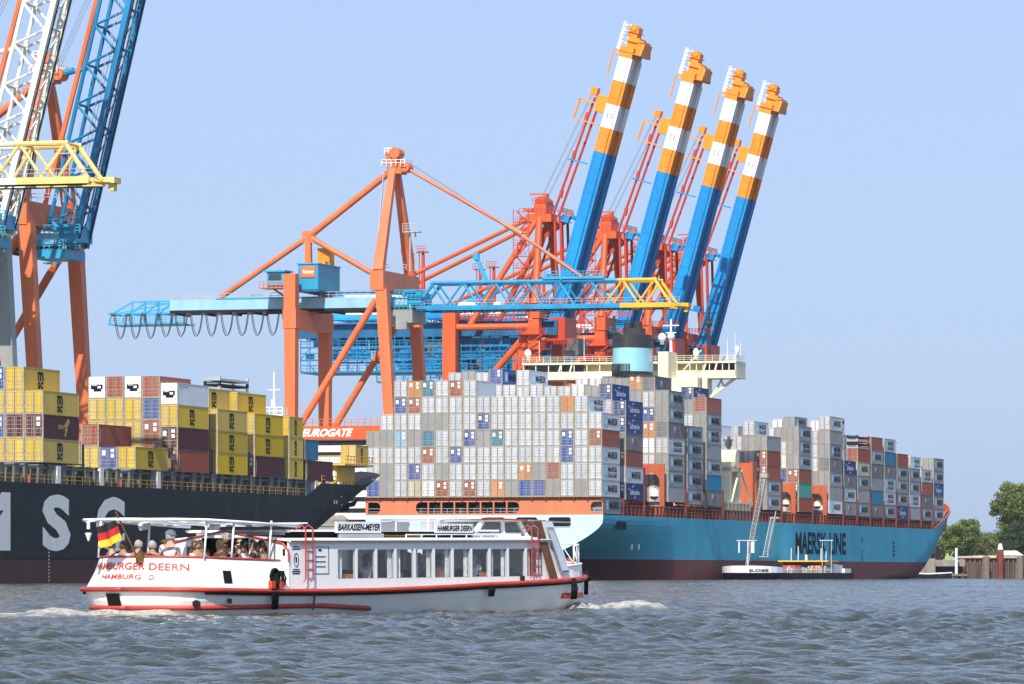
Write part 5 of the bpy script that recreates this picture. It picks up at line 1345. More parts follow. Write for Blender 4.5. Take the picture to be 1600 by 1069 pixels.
def skin_mesh(name,verts,edges,radii,mt,levels=1):
    me=bpy.data.meshes.new(name); me.from_pydata(verts,edges,[]); ob=bpy.data.objects.new(name,me); COL.objects.link(ob)
    md=ob.modifiers.new('s','SKIN'); md.use_smooth_shade=True
    for v,r in zip(me.skin_vertices[0].data,radii): v.radius=(r,r) if not isinstance(r,tuple) else r
    me.skin_vertices[0].data[0].use_root=True
    sb=ob.modifiers.new('u','SUBSURF'); sb.levels=levels; sb.render_levels=levels
    bpy.context.view_layer.update(); dg=bpy.context.evaluated_depsgraph_get(); out=bpy.data.meshes.new_from_object(ob.evaluated_get(dg)); out.name=name
    out.materials.clear(); out.materials.append(mt); bpy.data.objects.remove(ob)
    out.polygons.foreach_set('use_smooth',[True]*len(out.polygons))
    return out
def person_meshes(arm):
    # seated figure facing +x, seat at z=.45, feet on z=0
    V=[(0,0,.50),(0,0,.72),(0,0,.94),(0.01,0,1.03),(.02,0,1.09),(.03,0,1.16),(.03,0,1.23)]
    E=[(0,1),(1,2),(2,3),(3,4),(4,5),(5,6)]; Rr=[(.14,.13),(.13,.11),(.15,.10),(.07,.07),(.085,.08),(.128,.112),(.105,.098)]
    def ch(p,parts,rs):
        i=p
        for q,r in zip(parts,rs): V.append(q); Rr.append(r); E.append((i,len(V)-1)); i=len(V)-1
        return i
    for s in (-1,1):
        ch(0,[(.08,s*.10,.50),(.45,s*.12,.50),(.47,s*.12,.10),(.50,s*.12,.05),(.62,s*.13,.04)],[.085,.06,.045,.04,.035])
        if arm=='lap': pts=[(.0,s*.19,.94),(.06,s*.23,.68),(.28,s*.14,.60),(.35,s*.10,.60)]
        elif arm=='rail': pts=[(.0,s*.19,.94),(-.08,s*.30,.74) if s<0 else (.06,s*.23,.68),(-.05,s*.50,.86) if s<0 else (.28,s*.14,.60),(-.03,s*.58,.88) if s<0 else (.35,s*.10,.60)]
        else: pts=[(.0,s*.19,.94),(.14,s*.24,.74),(.30,s*.10,.98),(.34,s*.06,1.06)]
        w=ch(2,pts,[.06,.045,.035,.032])
        h=Vector(V[w]); d=(h-Vector(V[w-1])).normalized(); sd=d.cross(Vector((0,0,1))).normalized()
        for k in range(4):
            o=sd*(k-1.5)*.019; L=(.07,.085,.08,.06)[k]; ch(w,[tuple(h+o+d*.035),tuple(h+o+d*(.035+L*.6)-Vector((0,0,.012))),tuple(h+o+d*(.035+L)-Vector((0,0,.03)))],[.011,.009,.008])
        o=sd*(.035*s); ch(w,[tuple(h+o-d*.0),tuple(h+o*1.7+d*.04-Vector((0,0,.01)))],[.012,.010])
    body=skin_mesh('person',V,E,Rr,SK[0])
    # features pulled out of the head: nose
    for v in body.vertices:
        if v.co.z>1.12 and v.co.x>.02 and abs(v.co.y)<.025 and abs(v.co.z-1.16)<.03: v.co.x+=.02
    V2=[(0,0,.47),(0,0,.72),(0,0,.95),(.005,0,1.0)]; E2=[(0,1),(1,2),(2,3)]; R2=[(.155,.145),(.145,.125),(.162,.115),(.09,.08)]
    V,E,Rr=V2,E2,R2
    def ch2(p,parts,rs):
        i=p
        for q,r in zip(parts,rs): V.append(q); Rr.append(r); E.append((i,len(V)-1)); i=len(V)-1
    for s in (-1,1):
        e=(.03,s*.215,.80) if arm!='rail' or s>0 else (-.04,s*.25,.84)
        ch2(2,[(.0,s*.19,.935),e],[.075,.068])
    shirt=skin_mesh('shirt',V,E,Rr,CL['white'])
    V=[(0,0,.50),(0,0,.56)]; E=[(0,1)]; Rr=[(.15,.14),(.148,.13)]
    for s in (-1,1):
        ch2(0,[(.08,s*.10,.505),(.45,s*.12,.505),(.47,s*.12,.14)],[.098,.075,.06])
    trousers=skin_mesh('trousers',V,E,Rr,CL['navy'])
    return body,shirt,trousers
PM={k:person_meshes(k) for k in ('lap','rail','chin')}
def hair_mesh(kind):
    m=MB(); n=14; rows=7; c=(.018,0,1.195)
    lim=(116 if kind=='short' else 130)
    for i in range(rows+1):
        th=R(lim)*i/rows
        for j in range(n):
            ph=2*math.pi*j/n; r=.123+.008*math.sin(3*ph+i); 
            cut=1 if math.cos(ph)<.45 or th<R(58) else R(58)/th
            t2=th*cut; m.v.append((c[0]+r*math.sin(t2)*math.cos(ph)*1.05,c[1]+r*math.sin(t2)*math.sin(ph)*.93,c[2]+r*math.cos(t2)*1.08))
    for i in range(rows):
        for j in range(n): m.f.append((i*n+j,(i+1)*n+j,(i+1)*n+(j+1)%n,i*n+(j+1)%n)); m.m.append(0)
    if kind=='long': m.tube([(-.05,0,1.22),(-.10,0,1.10),(-.10,0,.98)],.075,10,.05)
    return m.mesh('hair',HA[0],True)
HM={k:hair_mesh(k) for k in ('short','long')}
def cap_mesh():
    m=MB(); m.lathe([(.122,0),(.126,.04),(.105,.10),(.04,.135)],14,(.018,0,1.22)); m.box(.10,.22,-.07,.07,1.22,1.235); return m.mesh('cap',CL['white'],True)
CAPM=cap_mesh()
def eyes_mesh():
    m=MB()
    for s in (-1,1): m.lathe([(.004,-.008),(.010,0),(.004,.008)],8,(.118,s*.035,1.19)); m.lathe([(.008,-.02),(.016,0),(.008,.02)],8,(.02,s*.105,1.175),mi=1)
    m.box(.105,.122,-.022,.022,1.125,1.133,2); return m.mesh('face_features',[M_btext,SK[0],M_redt],True)
EYM=eyes_mesh()
def Bw(x,y,z):  # boat local to world
    return boat_mat@Vector((x,y,z))
bpy.context.view_layer.update(); boat_mat=boat.matrix_world.copy()
def person(x,y,z,face,arm,shirt,hair,label,hk='short',skin=0,cap=False,scale=1.0):
    body,sh,tr=PM[arm]
    o=bpy.data.objects.new('person',body); COL.objects.link(o); o.location=Bw(x,y,z); o.rotation_euler=(0,0,boat_mat.to_euler().z+R(face)); o.scale=(scale*1.13,)*3
    tag(o,label,'person','passengers aboard the tour boat')
    o.material_slots[0].link='OBJECT'; o.material_slots[0].material=SK[skin]
    for nm,me,mt in (('shirt',sh,CL[shirt]),('trousers',tr,CL[rng.choice(('navy','black','grey'))]),('hair',HM[hk],HA[hair])):
        c=bpy.data.objects.new(nm,me); COL.objects.link(c); c.parent=o; c.material_slots[0].link='OBJECT'; c.material_slots[0].material=mt
    c=bpy.data.objects.new('face_features',EYM); COL.objects.link(c); c.parent=o
    if cap: c=bpy.data.objects.new('cap',CAPM); COL.objects.link(c); c.parent=o
AFT=[(1.25,1.45,-20,'lap','black',0,'passenger in black with dark hair at the port stern corner, beside the corner post',0,0),
 (.95,.75,0,'chin','white',1,'bald passenger in white shirt beside the flagpole at the stern',0,0),
 (1.9,.95,10,'lap','grey',2,'grey haired passenger in grey, first right of the flagpole',0,0),
 (.95,-.35,20,'lap','beige',2,'passenger with curly grey hair in beige, leaning on the stern rail',0,0),
 (1.05,-.95,15,'lap','white',2,'large passenger in white shirt and white cap seated high at stern rail',1,1),
 (1.6,-1.55,60,'lap','white',3,'blond passenger in white shirt right of the white capped one',0,0),
 (1.5,-.4,150,'chin','grey',1,'brown haired passenger in grey behind the blond one',0,0),
 (2.3,-.9,100,'lap','beige',3,'passenger with long blond hair in beige at mid aft deck',0,1),
 (2.6,-1.6,90,'lap','orange',3,'passenger in orange shirt with blond hair by the starboard rail',0,0),
 (2.9,-.5,60,'lap','black',0,'dark haired passenger in black near the middle awning post',0,0),
 (3.1,-1.6,80,'chin','black',0,'passenger in black with long dark hair by the starboard rail',0,1),
 (3.5,-1.1,200,'lap','pink',1,'passenger in pink with brown hair before the dark doorway',0,0),
 (3.9,.2,190,'lap','orange',1,'passenger in orange seated close to the galley doorway',0,1),
 (3.6,-1.7,100,'lap','white',0,'dark haired passenger in white right of the white awning post',0,0),
 (4.2,-1.1,150,'chin','turquoise',3,'passenger in turquoise shirt with light hair by the bulkhead',0,0),
 (4.45,-.4,180,'lap','white',2,'passenger in white standing tall in the galley doorway',1,0),
 (4.0,-1.75,120,'lap','black',1,'passenger with long brown hair left of the last awning post',0,1),
 (4.45,-1.70,100,'rail','beige',0,'dark haired passenger resting an arm on the rail by the cabin',0,0)]
for i,(x,y,fc,arm,sh,hr,lab,cap,lg_) in enumerate(AFT):
    zz=.78+(.22 if 'tall' in lab else 0)-(.02 if i%2 else 0); zz+= .08 if 'large' in lab else 0
    person(x,y,zz-.05,fc,arm,sh,hr,lab,'long' if (lg_ and not cap) else 'short',i%2,bool(cap and 'cap' in lab),1.12 if 'large' in lab else 1.0)
INS=[(9.4,-1.6,'white',0,'dark haired passenger in white behind the third cabin window from aft'),(10.4,-1.4,'orange',1,'passenger in orange behind the fourth cabin window from aft'),
 (11.3,-1.1,'turquoise',1,'passenger in turquoise behind the fifth cabin window from aft'),(12.3,-1.5,'grey',3,'blond passenger in grey behind the sixth cabin window from aft'),
 (13.2,-1.6,'white',1,'brown haired passenger in white behind the seventh cabin window'),(13.7,-1.3,'beige',2,'grey haired passenger in beige between seventh and eighth cabin windows'),
 (15.0,-1.6,'white',2,'grey haired passenger in white behind the ninth cabin window'),(16.2,-1.2,'orange',3,'blond passenger in orange behind the tenth cabin window'),
 (8.3,.9,'white',2,'passenger on the far bench behind the second cabin window')]
for i,(x,y,sh,hr,lab) in enumerate(INS):
    person(x,y-.3 if y<0 else y,.30,(150 if i%2 else 30),'lap' if i%3 else 'chin',sh,hr,lab,'short' if i%2 else 'long',i%2)
# ============================================================ RIGHT BACKGROUND
def far(px,Y,z): return ((px-800)/7850*Y,Y,z)
# land beyond the quay wall
g=MB(); g.box(118,900,1262,6000,-2,4.2); tag(g.build('far_shore',mat('shore grass',(.10,.11,.045),.9,0,.3,.05)),kind='structure')
def pile_wall():
    r=empty('sheet_pile_wall',(0,0,0),0,'long brown sheet pile quay wall along the right shore','wall')
    m=MB(); X0,X1=111.5,190; Y=1258; n=int((X1-X0)/1.2); pts=[]
    for k in range(n):
        x=X0+k*1.2; pts+= [(x,Y),(x+.35,Y),(x+.6,Y-.5),(x+.95,Y-.5)]
    for (xa,ya),(xb,yb) in zip(pts[:-1],pts[1:]): m.quad((xa,ya,-1),(xb,yb,-1),(xb,yb,4.9),(xa,ya,4.9))
    m.build('sheet_piling',M_pile,r)
    m=MB(); m.box(X0-.5,X1,Y-.8,Y+3.5,4.9,5.2); m.build('capping_beam',M_dkred,r)
pile_wall()
for i,(px,h,w,lab) in enumerate(((1503,4.6,.9,'short brown mooring pile at the left end of the pile wall'),(1541,5.4,.9,'pale weathered mooring pile in the middle of the pile wall'),(1563,7.2,.85,'tall brown mooring pile with a white cap'),(1594,5.4,.8,'weathered mooring pile near the right edge of the pile wall'))):
    x,Y,_=far(px,1254,0); r=empty('mooring_pile',(x,Y,0),0,lab,'mooring pile','mooring piles before the quay wall')
    m=MB(); m.tube([(0,0,-1),(0,0,h)],w,12); m.tube([(-.9,.4,-1),(-.5,.4,h-.5)],w*.5,8) if i in (1,3) else None; m.build('pile',M_wood if i in (1,3) else M_dkred,r)
    m=MB(); m.tube([(0,0,h),(0,0,h+(1.5 if i==2 else .3))],w*.85,12,w*.4); m.build('cap',M_white if i==2 else M_wood,r)
def dock():
    r=empty('loading_dock',(0,0,0),0,'concrete and timber loading dock between the blue bow and the pile wall','dock')
    m=MB(); m.box(92,104.5,1240,1262,-1,4.9); m.box(104.5,112,1242,1262,3.0,4.6); 
    for k in range(6): m.box(93+k*2.1,93.5+k*2.1,1239.4,1240,0,4.9)
    m.build('dock_wall',M_conc,r)
    m=MB(); m.box(104.5,111.4,1244,1262,-1,3.0); m.build('dark_bay',M_black2,r)
    m=MB(); m.box(90,112,1236,1238,.6,1.1); m.box(92,100,1235.6,1238,1.2,1.5)
    for k in range(10): m.tube([(91+k*2.2,1236.4,-1),(91+k*2.2,1236.4,1.3)],.25,6)
    m.build('timber_fender',M_wood,r)
    m=MB(); m.tube([(109.5,1238,-1),(109.5,1238,7.5)],.35,8); m.build('guide_post',M_white,r)
dock()
def work_boat():
    r=empty('work_boat',(101.6,1228,0),R(-3),'small dark work boat with a white gunwale moored at the dock','boat')
    m=MB(); xs=[-5.2,-4,-2,0,2,4,5.2,6]; 
    def hw(x): return 1.7*(1-max(0,(x-1)/5.05)**2) if x>1 else 1.7
    for sg in (-1,1):
        i0=len(m.v)
        for x in xs:
            m.v+= [(x*.93,sg*hw(x)*.7,-.4),(x,sg*hw(x),1.0+.05*abs(x)),(x,sg*(hw(x)),1.3+.05*abs(x))]
        for i in range(len(xs)-1):
            for j in range(2):
                q=(i0+i*3+j,i0+(i+1)*3+j,i0+(i+1)*3+j+1,i0+i*3+j+1); m.f.append(q if sg<0 else q[::-1]); m.m.append(j)
    m.box(-5.0,-4.9,-1.5,1.5,-.3,1.2); m.build('hull',[M_black2,M_white],r)
    m=MB(); m.box(-4.8,3.6,-1.3,1.3,.8,.9); m.build('deck',M_wood,r)
    for x in (-1.5,.8): m=MB(); m.tube([(x,-1.75,.2),(x,-1.75,.8)],.28,8); m.build('fender',M_black,r)
work_boat()
def tarp():
    r=empty('covered_stack',(101.0,1246,4.9),0,'low stack covered with a bright orange tarpaulin on the dock','stack')
    m=MB(); m.box(-3,2.6,-2,2,0,.9); m.build('stack_base',M_wood,r)
    m=MB(); m.quad((-3.2,-2.1,.6),(2.9,-2.1,.9),(2.9,0,2.1),(-2.4,0,1.6)); m.quad((2.9,2.1,.9),(-3.2,2.1,.6),(-2.4,0,1.6),(2.9,0,2.1)); m.quad((-3.2,-2.1,.6),(-2.4,0,1.6),(-3.2,2.1,.6)); m.quad((2.9,-2.1,.9),(2.9,2.1,.9),(2.9,0,2.1)); m.build('tarpaulin',M_yel,r)
    r=empty('timber_grab',(105.8,1247,4.6),0,'dark green loading grab standing on the dock','machine')
    m=MB(); m.box(-1.2,1.2,-1,1,0,1.0); m.build('chassis',M_black2,r)
    m=MB(); m.bar((-.6,0,1),(-.2,0,3.2),.7); m.bar((-.2,0,3.2),(.9,0,3.6),.5); m.bar((.9,0,3.6),(1.1,0,1.6),.4); m.box(-.5,.7,-.5,.5,1,2.1); m.build('arm',M_black2,r)
    m=MB(); m.box(1.6,3.6,-.8,.8,.0,.9); m.box(1.8,2.6,-.7,.7,.9,1.6); m.bar((3.0,0,.9),(3.8,0,2.1),.2); m.build('winch',mat('pale green paint',(.30,.38,.18),.6),r)
    r=empty('canopy_boat',(126,1272,5.0),0,'small pale green hut roof behind the pile wall','hut')
    m=MB(); m.box(-2.4,2.4,-1.5,1.5,0,.8); m.build('wall',mat('pale green wall',(.5,.58,.42),.6),r)
    m=MB(); m.quad((-3.4,-1.8,.8),(3.4,-1.8,.8),(1.8,0,2.0),(-1.8,0,2.0)); m.quad((3.4,1.8,.8),(-3.4,1.8,.8),(-1.8,0,2.0),(1.8,0,2.0)); m.quad((-3.4,-1.8,.8),(-1.8,0,2.0),(-3.4,1.8,.8)); m.quad((3.4,-1.8,.8),(3.4,1.8,.8),(1.8,0,2)); m.build('roof',mat('pale roof',(.6,.64,.5),.6),r)
    r=empty('sand_heap',(121,1275,4.6),0,'long pale sand heap behind the pile wall','heap')
    m=MB(); m.lathe([(13,0),(8,.9),(3,1.15),(.5,1.2)],20,(0,0,0),1,.3); m.build('sand',mat('sand',(.5,.44,.33),.9,0,.2,.6),r)
tarp()
# ---- trees
def leafmat(name,c,c2):
    m=bpy.data.materials.new(name); m.use_nodes=True; n=m.node_tree.nodes; l=m.node_tree.links; p=n['Principled BSDF']
    g=n.new('ShaderNodeNewGeometry'); no=n.new('ShaderNodeTexNoise'); no.inputs['Scale'].default_value=.35; no.inputs['Detail'].default_value=5
    tc=n.new('ShaderNodeTexCoord'); l.new(tc.outputs['Object'],no.inputs[0])
    ad=n.new('ShaderNodeMath'); ad.operation='ADD'; l.new(no.outputs[0],ad.inputs[0]); sc=n.new('ShaderNodeMath'); sc.operation='MULTIPLY_ADD'; sc.inputs[1].default_value=.35; sc.inputs[2].default_value=-.17
    l.new(g.outputs['Random Per Island'],sc.inputs[0]); l.new(sc.outputs[0],ad.inputs[1])
    r=n.new('ShaderNodeValToRGB'); r.color_ramp.elements[0].position=.3; r.color_ramp.elements[1].position=.7; r.color_ramp.elements[0].color=(*c,1); r.color_ramp.elements[1].color=(*c2,1)
    l.new(ad.outputs[0],r.inputs[0]); l.new(r.outputs[0],p.inputs['Base Color']); p.inputs['Roughness'].default_value=.6
    t=n.new('ShaderNodeBsdfTranslucent'); l.new(r.outputs[0],t.inputs[0]); mxs=n.new('ShaderNodeMixShader'); mxs.inputs[0].default_value=.3
    l.new(p.outputs[0],mxs.inputs[1]); l.new(t.outputs[0],mxs.inputs[2]); l.new(mxs.outputs[0],n['Material Output'].inputs[0]); return m
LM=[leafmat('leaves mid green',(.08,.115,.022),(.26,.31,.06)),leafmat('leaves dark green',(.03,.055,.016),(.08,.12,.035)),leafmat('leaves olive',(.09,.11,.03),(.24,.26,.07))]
M_bark=mat('bark',(.10,.075,.05),.9,0,.3,2)
def tree(px,Y,base,blobs,nleaf,ls,label,lm=0,seed=1,lean=0,cat='tree',group='trees on the far shore'):
    rg=np.random.default_rng(seed); X=(px-800)/7850*Y
    r=empty('tree',(X,Y,base),0,label,cat,group)
    H=max(b[2]+b[5]*.6 for b in blobs)
    m=MB(); m.tube([(0,0,-.5),(.2,0,H*.25),(.1,.1,H*.5),(0,0,H*.8)],H*.030+.1,8,.08)
    for b in blobs: m.tube([(.1,0,min(b[2]*.5,H*.3)),(b[0]*.5,b[1]*.5,b[2]*.75),(b[0],b[1],b[2])],H*.012+.05,6,.05)
    m.build('trunk',M_bark,r)
    vol=np.array([b[3]*b[4]*b[5] for b in blobs]); vol=vol/vol.sum(); vs=[];
    for b,w in zip(blobs,vol):
        # clumps on the surface and inside of each blob
        nc=max(10,int(75*w*len(blobs)**.5)); 
        per=int(nleaf*w/nc)+1
        for _ in range(nc):
            d=rg.normal(size=3); d/=np.linalg.norm(d); rr=rg.uniform(.55,1.0); c=np.array(b[:3])+d*rr*np.array(b[3:6]); cs=rg.uniform(.22,.46)*min(b[3:6])
            q=rg.normal(size=(per,3)); q/=np.linalg.norm(q,axis=1)[:,None]; q*=rg.uniform(.1,1,size=(per,1))**.75*(1+.25*rg.random((per,1))); vs.append(c+q*cs*np.array([1.25,1.25,.85]))
    P=np.concatenate(vs); n=len(P)
    u=rg.normal(size=(n,3)); u/=np.linalg.norm(u,axis=1)[:,None]; w=np.cross(u,rg.normal(size=(n,3))); w/=np.linalg.norm(w,axis=1)[:,None]
    s=(ls*rg.uniform(.6,1.3,size=n))[:,None]
    V=np.stack([P-u*s,P+w*s*.5,P+u*s,P-w*s*.5],1).reshape(-1,3)
    me=bpy.data.meshes.new('crown'); me.vertices.add(4*n); me.vertices.foreach_set('co',V.ravel()); me.loops.add(4*n); me.loops.foreach_set('vertex_index',np.arange(4*n)); me.polygons.add(n); me.polygons.foreach_set('loop_start',np.arange(n)*4); me.polygons.foreach_set('loop_total',np.full(n,4)); me.update(calc_edges=True); me.materials.append(LM[lm])
    o=bpy.data.objects.new('crown',me); COL.objects.link(o); o.parent=r
tree(1596,1290,4.5,[(-1,0,12,5.5,5,6),(-4.5,-1,13.5,3.5,4,4.5),(3,0,14,6,5,6),(0,0,17,5,4,3.2),(-3,0,17.5,3.5,3,2.6),(5,-1,9,5,5,5),(-2,-1,6,4.2,4,4.5),(2,-1,5,5,4,4.5)],60000,.30,'large green tree towering over the pile wall at the right edge',0,5)
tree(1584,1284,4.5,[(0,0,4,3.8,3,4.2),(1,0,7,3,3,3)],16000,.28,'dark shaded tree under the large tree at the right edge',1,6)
tree(1500,1330,4.5,[(0,0,6,4.6,4,4.5),(-2.5,0,4,3.5,3,3.5),(2.4,0,8.5,3,3,2.6)],22000,.30,'round green tree directly right of the blue bow',0,7)
tree(1484,1400,4.5,[(0,0,3.4,4,4,3.4),(-3,0,2.6,3,3,2.6)],12000,.3,'low bush like tree just beyond the blue bow',2,8)
tree(1522,1360,4.5,[(0,0,4,5,4,3.6),(3,0,3,4,3,3)],16000,.3,'lower green tree behind the middle of the pile wall',2,9)
tree(1543,1370,4.5,[(0,0,4,4.5,4,3.8),(3,0,3.4,4,3,3.2)],16000,.3,'green tree between the round tree and the large tree',0,10)
tree(1462,1500,4.5,[(0,0,3,5,4,2.8),(-4,0,2,4,3,2)],4000,.45,'distant low tree glimpsed left of the round tree',1,12)
# distant wooded hill
m=MB(); rg=random.Random(5)
for (yy,x0,x1,hh,mi) in ((3600,260,430,33,0),(4100,290,460,38,0)):
    n=70; row=[]
    for k in range(n+1):
        x=x0+(x1-x0)*k/n; h=hh*(.72+.22*math.sin(k*.11+1)+.05*math.sin(k*.7)+.05*rg.random()); row.append((x,h))
    for (xa,ha),(xb,hb) in zip(row[:-1],row[1:]):
        m.quad((xa,yy,0),(xb,yy,0),(xb,yy+8,hb*.55),(xa,yy+8,ha*.55)); m.quad((xa,yy+8,ha*.55),(xb,yy+8,hb*.55),(xb,yy+60,hb),(xa,yy+60,ha)); m.quad((xa,yy+60,ha),(xb,yy+60,hb),(xb,yy+400,hb*.6),(xa,yy+400,ha*.6))
tag(m.build('distant_wooded_hill',mat('distant wood',(.045,.075,.035),.95,0,.5,.06,0,False,1.0,.1,bumpscale=.3)),kind='structure')
# ============================================================ WATER
def water():
    rows=[]; y=30.
    while y<1050:
        rows.append(y); y+= .11 if y<75 else min(.62,.13+(y-75)*.0028)
    while y<9000: rows.append(y); y*=1.03
    rows=np.array(rows); NC=780; t=np.linspace(-1,1,NC)
    hw=.155*rows+13.0; X=hw[:,None]*t[None]; Yg=np.repeat(rows[:,None],NC,1)
    dx=(hw*2/NC)[:,None]; dy=np.gradient(rows)[:,None]
    rg=np.random.default_rng(11); Z=np.zeros_like(X); OX=np.zeros_like(X); OY=np.zeros_like(X)
    wl=np.concatenate([rg.uniform(.26,.7,50),rg.uniform(.6,1.7,38),rg.uniform(1.7,4.2,7)])
    for L in wl:
        L=float(L)
        th=rg.normal(-1.2,.55); k=2*math.pi/L; kx,ky=k*math.cos(th),k*math.sin(th)
        A=.0105*L**.88*(1.15 if L<1.7 else .55)
        step=np.maximum(abs(kx)*dx,abs(ky)*dy); fade=np.clip((2.6-step)/1.0,0,1); nz=int((fade.ravel()>0).sum())
        if nz==0: continue
        ph=rg.uniform(0,6.28); Xs,Ys=X[:nz],Yg[:nz]; wob=.6*np.sin(Xs*.07*k+ph*2)+.6*np.sin(Ys*.05*k+ph*3)
        a=kx*Xs+ky*Ys+ph+wob; s_=.8*np.sin(a)+.2*(1.27-2*np.abs(np.cos(a*.5+.785))); amp=A*fade[:nz]; ca=amp*np.cos(a)*.75
        Z[:nz]+=amp*s_; OX[:nz]-=ca*math.cos(th); OY[:nz]-=ca*math.sin(th)
    # gusts: patches of rougher and smoother water
    pg=.85+.35*np.sin(X*.11+1.3*np.sin(Yg*.021))*np.sin(Yg*.045+2+X*.02)
    Z*=pg
    # wake and bow wave of the boat
    c,s=math.cos(math.pi/2-PHI),math.sin(math.pi/2-PHI); lx=(X-BO[0])*c+(Yg-BO[1])*s; ly=-(X-BO[0])*s+(Yg-BO[1])*c
    def noise(f,ph): return (np.sin(lx*f+ph)*np.sin(ly*f*1.3+ph*2)+np.sin(lx*f*2.3+1+ph+ly*f)*.5+np.sin(ly*f*3.1+lx*f*1.7)*.35)
    stern=np.exp(-((lx+1.8)/2.6)**2-((ly)/2.3)**2); bowr=np.exp(-((lx-22.4)/2.6)**2-((ly+1.9)/1.7)**2)
    trail=np.where(lx<.5,np.exp(-((np.abs(ly)-1.4-.16*np.maximum(0,-lx))/.9)**2)*np.exp(lx/16),0)
    divw=np.where(lx<24,np.exp(-((ly+2.9+(24-lx)*.30)/1.0)**2)*np.exp(-(24-lx)/9),0)
    trn=np.where(lx<0,np.exp(-(ly/3.)**2)*np.exp(lx/25),0)
    Z+=.16*stern*(.6+.4*noise(2.1,0))+.26*bowr*(.7+.4*noise(2.5,1)+.25*noise(7,.3))+.13*trail*(.6+.5*noise(1.2,2))+.16*divw+.06*trn*noise(.9,3)
    inside=((lx>.3)&(lx<21.0)&(np.abs(ly)<2.0))|((lx>=21)&(lx<22.6)&(np.abs(ly)<.9)); Z=np.where(inside,np.minimum(Z,-.05),Z)
    n2=noise(5,.7)+.8*noise(11,2)
    foam=np.clip(1.35*stern+2.3*bowr+1.3*trail+.55*divw*np.exp(-(24-lx)/5)+.35*trn-.42+.30*n2,0,1)
    side_=np.where((lx>10)&(lx<23),np.exp(-((np.abs(ly)-2.65)/.40)**2),0); foam=np.clip(foam+side_*(.40+.5*n2)*np.clip((lx-10)/9,0,1),0,1)
    silt=np.clip(stern+trail+trn*.8+bowr*.8+divw*.6,0,1)
    V=np.stack([X+OX,Yg+OY,Z],-1).reshape(-1,3).astype(np.float32)
    nr=len(rows); i=np.arange(nr-1)[:,None]*NC+np.arange(NC-1)[None]; F=np.stack([i,i+1,i+NC+1,i+NC],-1).reshape(-1,4)
    me=bpy.data.meshes.new('river_water'); me.vertices.add(len(V)); me.vertices.foreach_set('co',V.ravel()); me.loops.add(F.size); me.loops.foreach_set('vertex_index',F.ravel().astype(np.int32)); me.polygons.add(len(F)); me.polygons.foreach_set('loop_start',np.arange(len(F))*4); me.polygons.foreach_set('loop_total',np.full(len(F),4)); me.update(calc_edges=True)
    me.polygons.foreach_set('use_smooth',np.ones(len(F),bool))
    at=me.attributes.new('foam','FLOAT','POINT'); at.data.foreach_set('value',foam.ravel().astype(np.float32)); at=me.attributes.new('silt','FLOAT','POINT'); at.data.foreach_set('value',silt.ravel().astype(np.float32))
    o=bpy.data.objects.new('river_water',me); COL.objects.link(o); tag(o,kind='structure')
    m=bpy.data.materials.new('river water'); m.use_nodes=True; n=m.node_tree.nodes; l=m.node_tree.links; p=n['Principled BSDF']
    p.inputs['Roughness'].default_value=.05; p.inputs['IOR'].default_value=1.333
    fa=n.new('ShaderNodeAttribute'); fa.attribute_name='foam'; sa=n.new('ShaderNodeAttribute'); sa.attribute_name='silt'
    geo=n.new('ShaderNodeNewGeometry')
    x1=n.new('ShaderNodeMix'); x1.data_type='RGBA'; x1.inputs[6].default_value=(.038,.043,.026,1); x1.inputs[7].default_value=(.20,.165,.085,1); l.new(sa.outputs['Fac'],x1.inputs[0])
    nz=n.new('ShaderNodeTexNoise'); nz.inputs['Scale'].default_value=6; nz.inputs['Detail'].default_value=8; nz.inputs['Roughness'].default_value=.75; l.new(geo.outputs['Position'],nz.inputs[0])
    mr=n.new('ShaderNodeMapRange'); mr.inputs[1].default_value=.35; mr.inputs[2].default_value=.62; l.new(nz.outputs[0],mr.inputs[0])
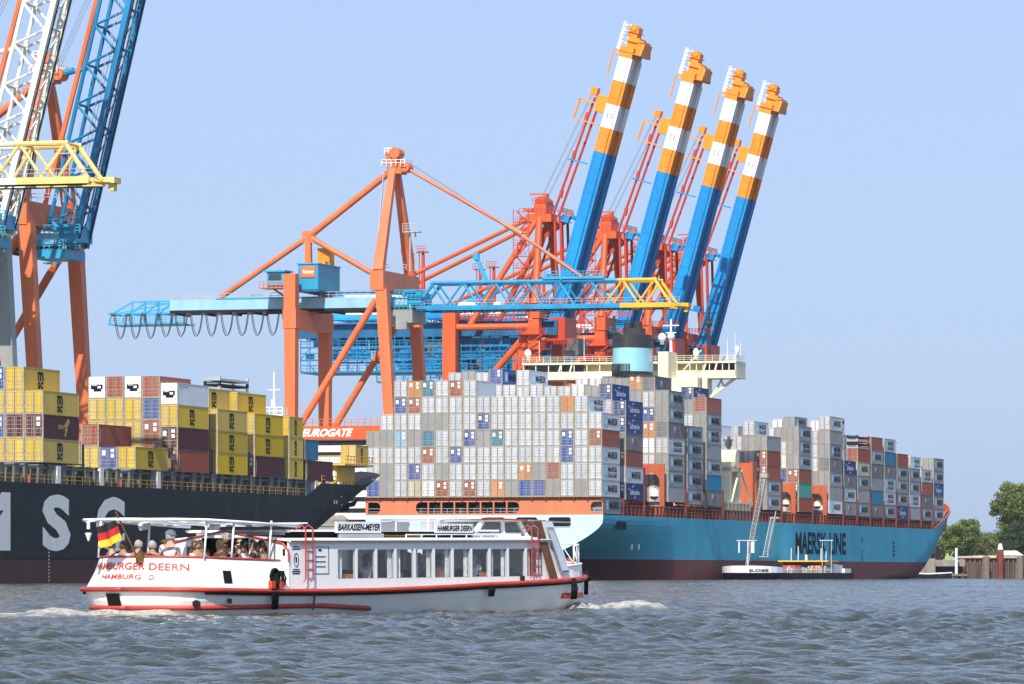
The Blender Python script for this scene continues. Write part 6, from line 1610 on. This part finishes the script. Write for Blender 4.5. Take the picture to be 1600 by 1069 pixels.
    ml=n.new('ShaderNodeMath'); ml.operation='MULTIPLY'; l.new(fa.outputs['Fac'],ml.inputs[0]); l.new(mr.outputs[0],ml.inputs[1])
    x2=n.new('ShaderNodeMix'); x2.data_type='RGBA'; l.new(ml.outputs[0],x2.inputs[0]); l.new(x1.outputs[2],x2.inputs[6]); x2.inputs[7].default_value=(.78,.76,.68,1); l.new(x2.outputs[2],p.inputs['Base Color'])
    mr2=n.new('ShaderNodeMapRange'); mr2.inputs[3].default_value=.05; mr2.inputs[4].default_value=.75; l.new(ml.outputs[0],mr2.inputs[0]); l.new(mr2.outputs[0],p.inputs['Roughness'])
    mp=n.new('ShaderNodeMapping'); mp.inputs['Rotation'].default_value=(0,0,.5); mp.inputs['Scale'].default_value=(1,.8,1); l.new(geo.outputs['Position'],mp.inputs[0])
    n1=n.new('ShaderNodeTexNoise'); n1.inputs['Scale'].default_value=1.4; n1.inputs['Detail'].default_value=7; n1.inputs['Roughness'].default_value=.62; l.new(mp.outputs[0],n1.inputs[0])
    bp=n.new('ShaderNodeBump'); bp.inputs['Strength'].default_value=1.0; bp.inputs['Distance'].default_value=.42; l.new(n1.outputs[0],bp.inputs['Height']); l.new(bp.outputs[0],p.inputs['Normal'])
    me.materials.append(m)
water()
g=MB(); g.box(-1600,1600,-50,9100,-3.2,-1.2); tag(g.build('riverbed',mat('river bed',(.06,.055,.035),.9)),kind='structure')

# ------------------------------------------------------------ haze over the river
g=MB(); g.box(-1700,1700,-60,9200,-4.5,135); hz=g.build('haze',[]); tag(hz,kind='stuff')
hm=bpy.data.materials.new('haze'); hm.use_nodes=True; hn=hm.node_tree.nodes; hn.remove(hn['Principled BSDF'])
pv=hn.new('ShaderNodeVolumePrincipled'); pv.inputs['Color'].default_value=(.86,.92,1,1); pv.inputs['Density'].default_value=.00004; pv.inputs['Anisotropy'].default_value=.2
hm.node_tree.links.new(pv.outputs[0],hn['Material Output'].inputs['Volume']); hz.data.materials.clear(); hz.data.materials.append(hm)
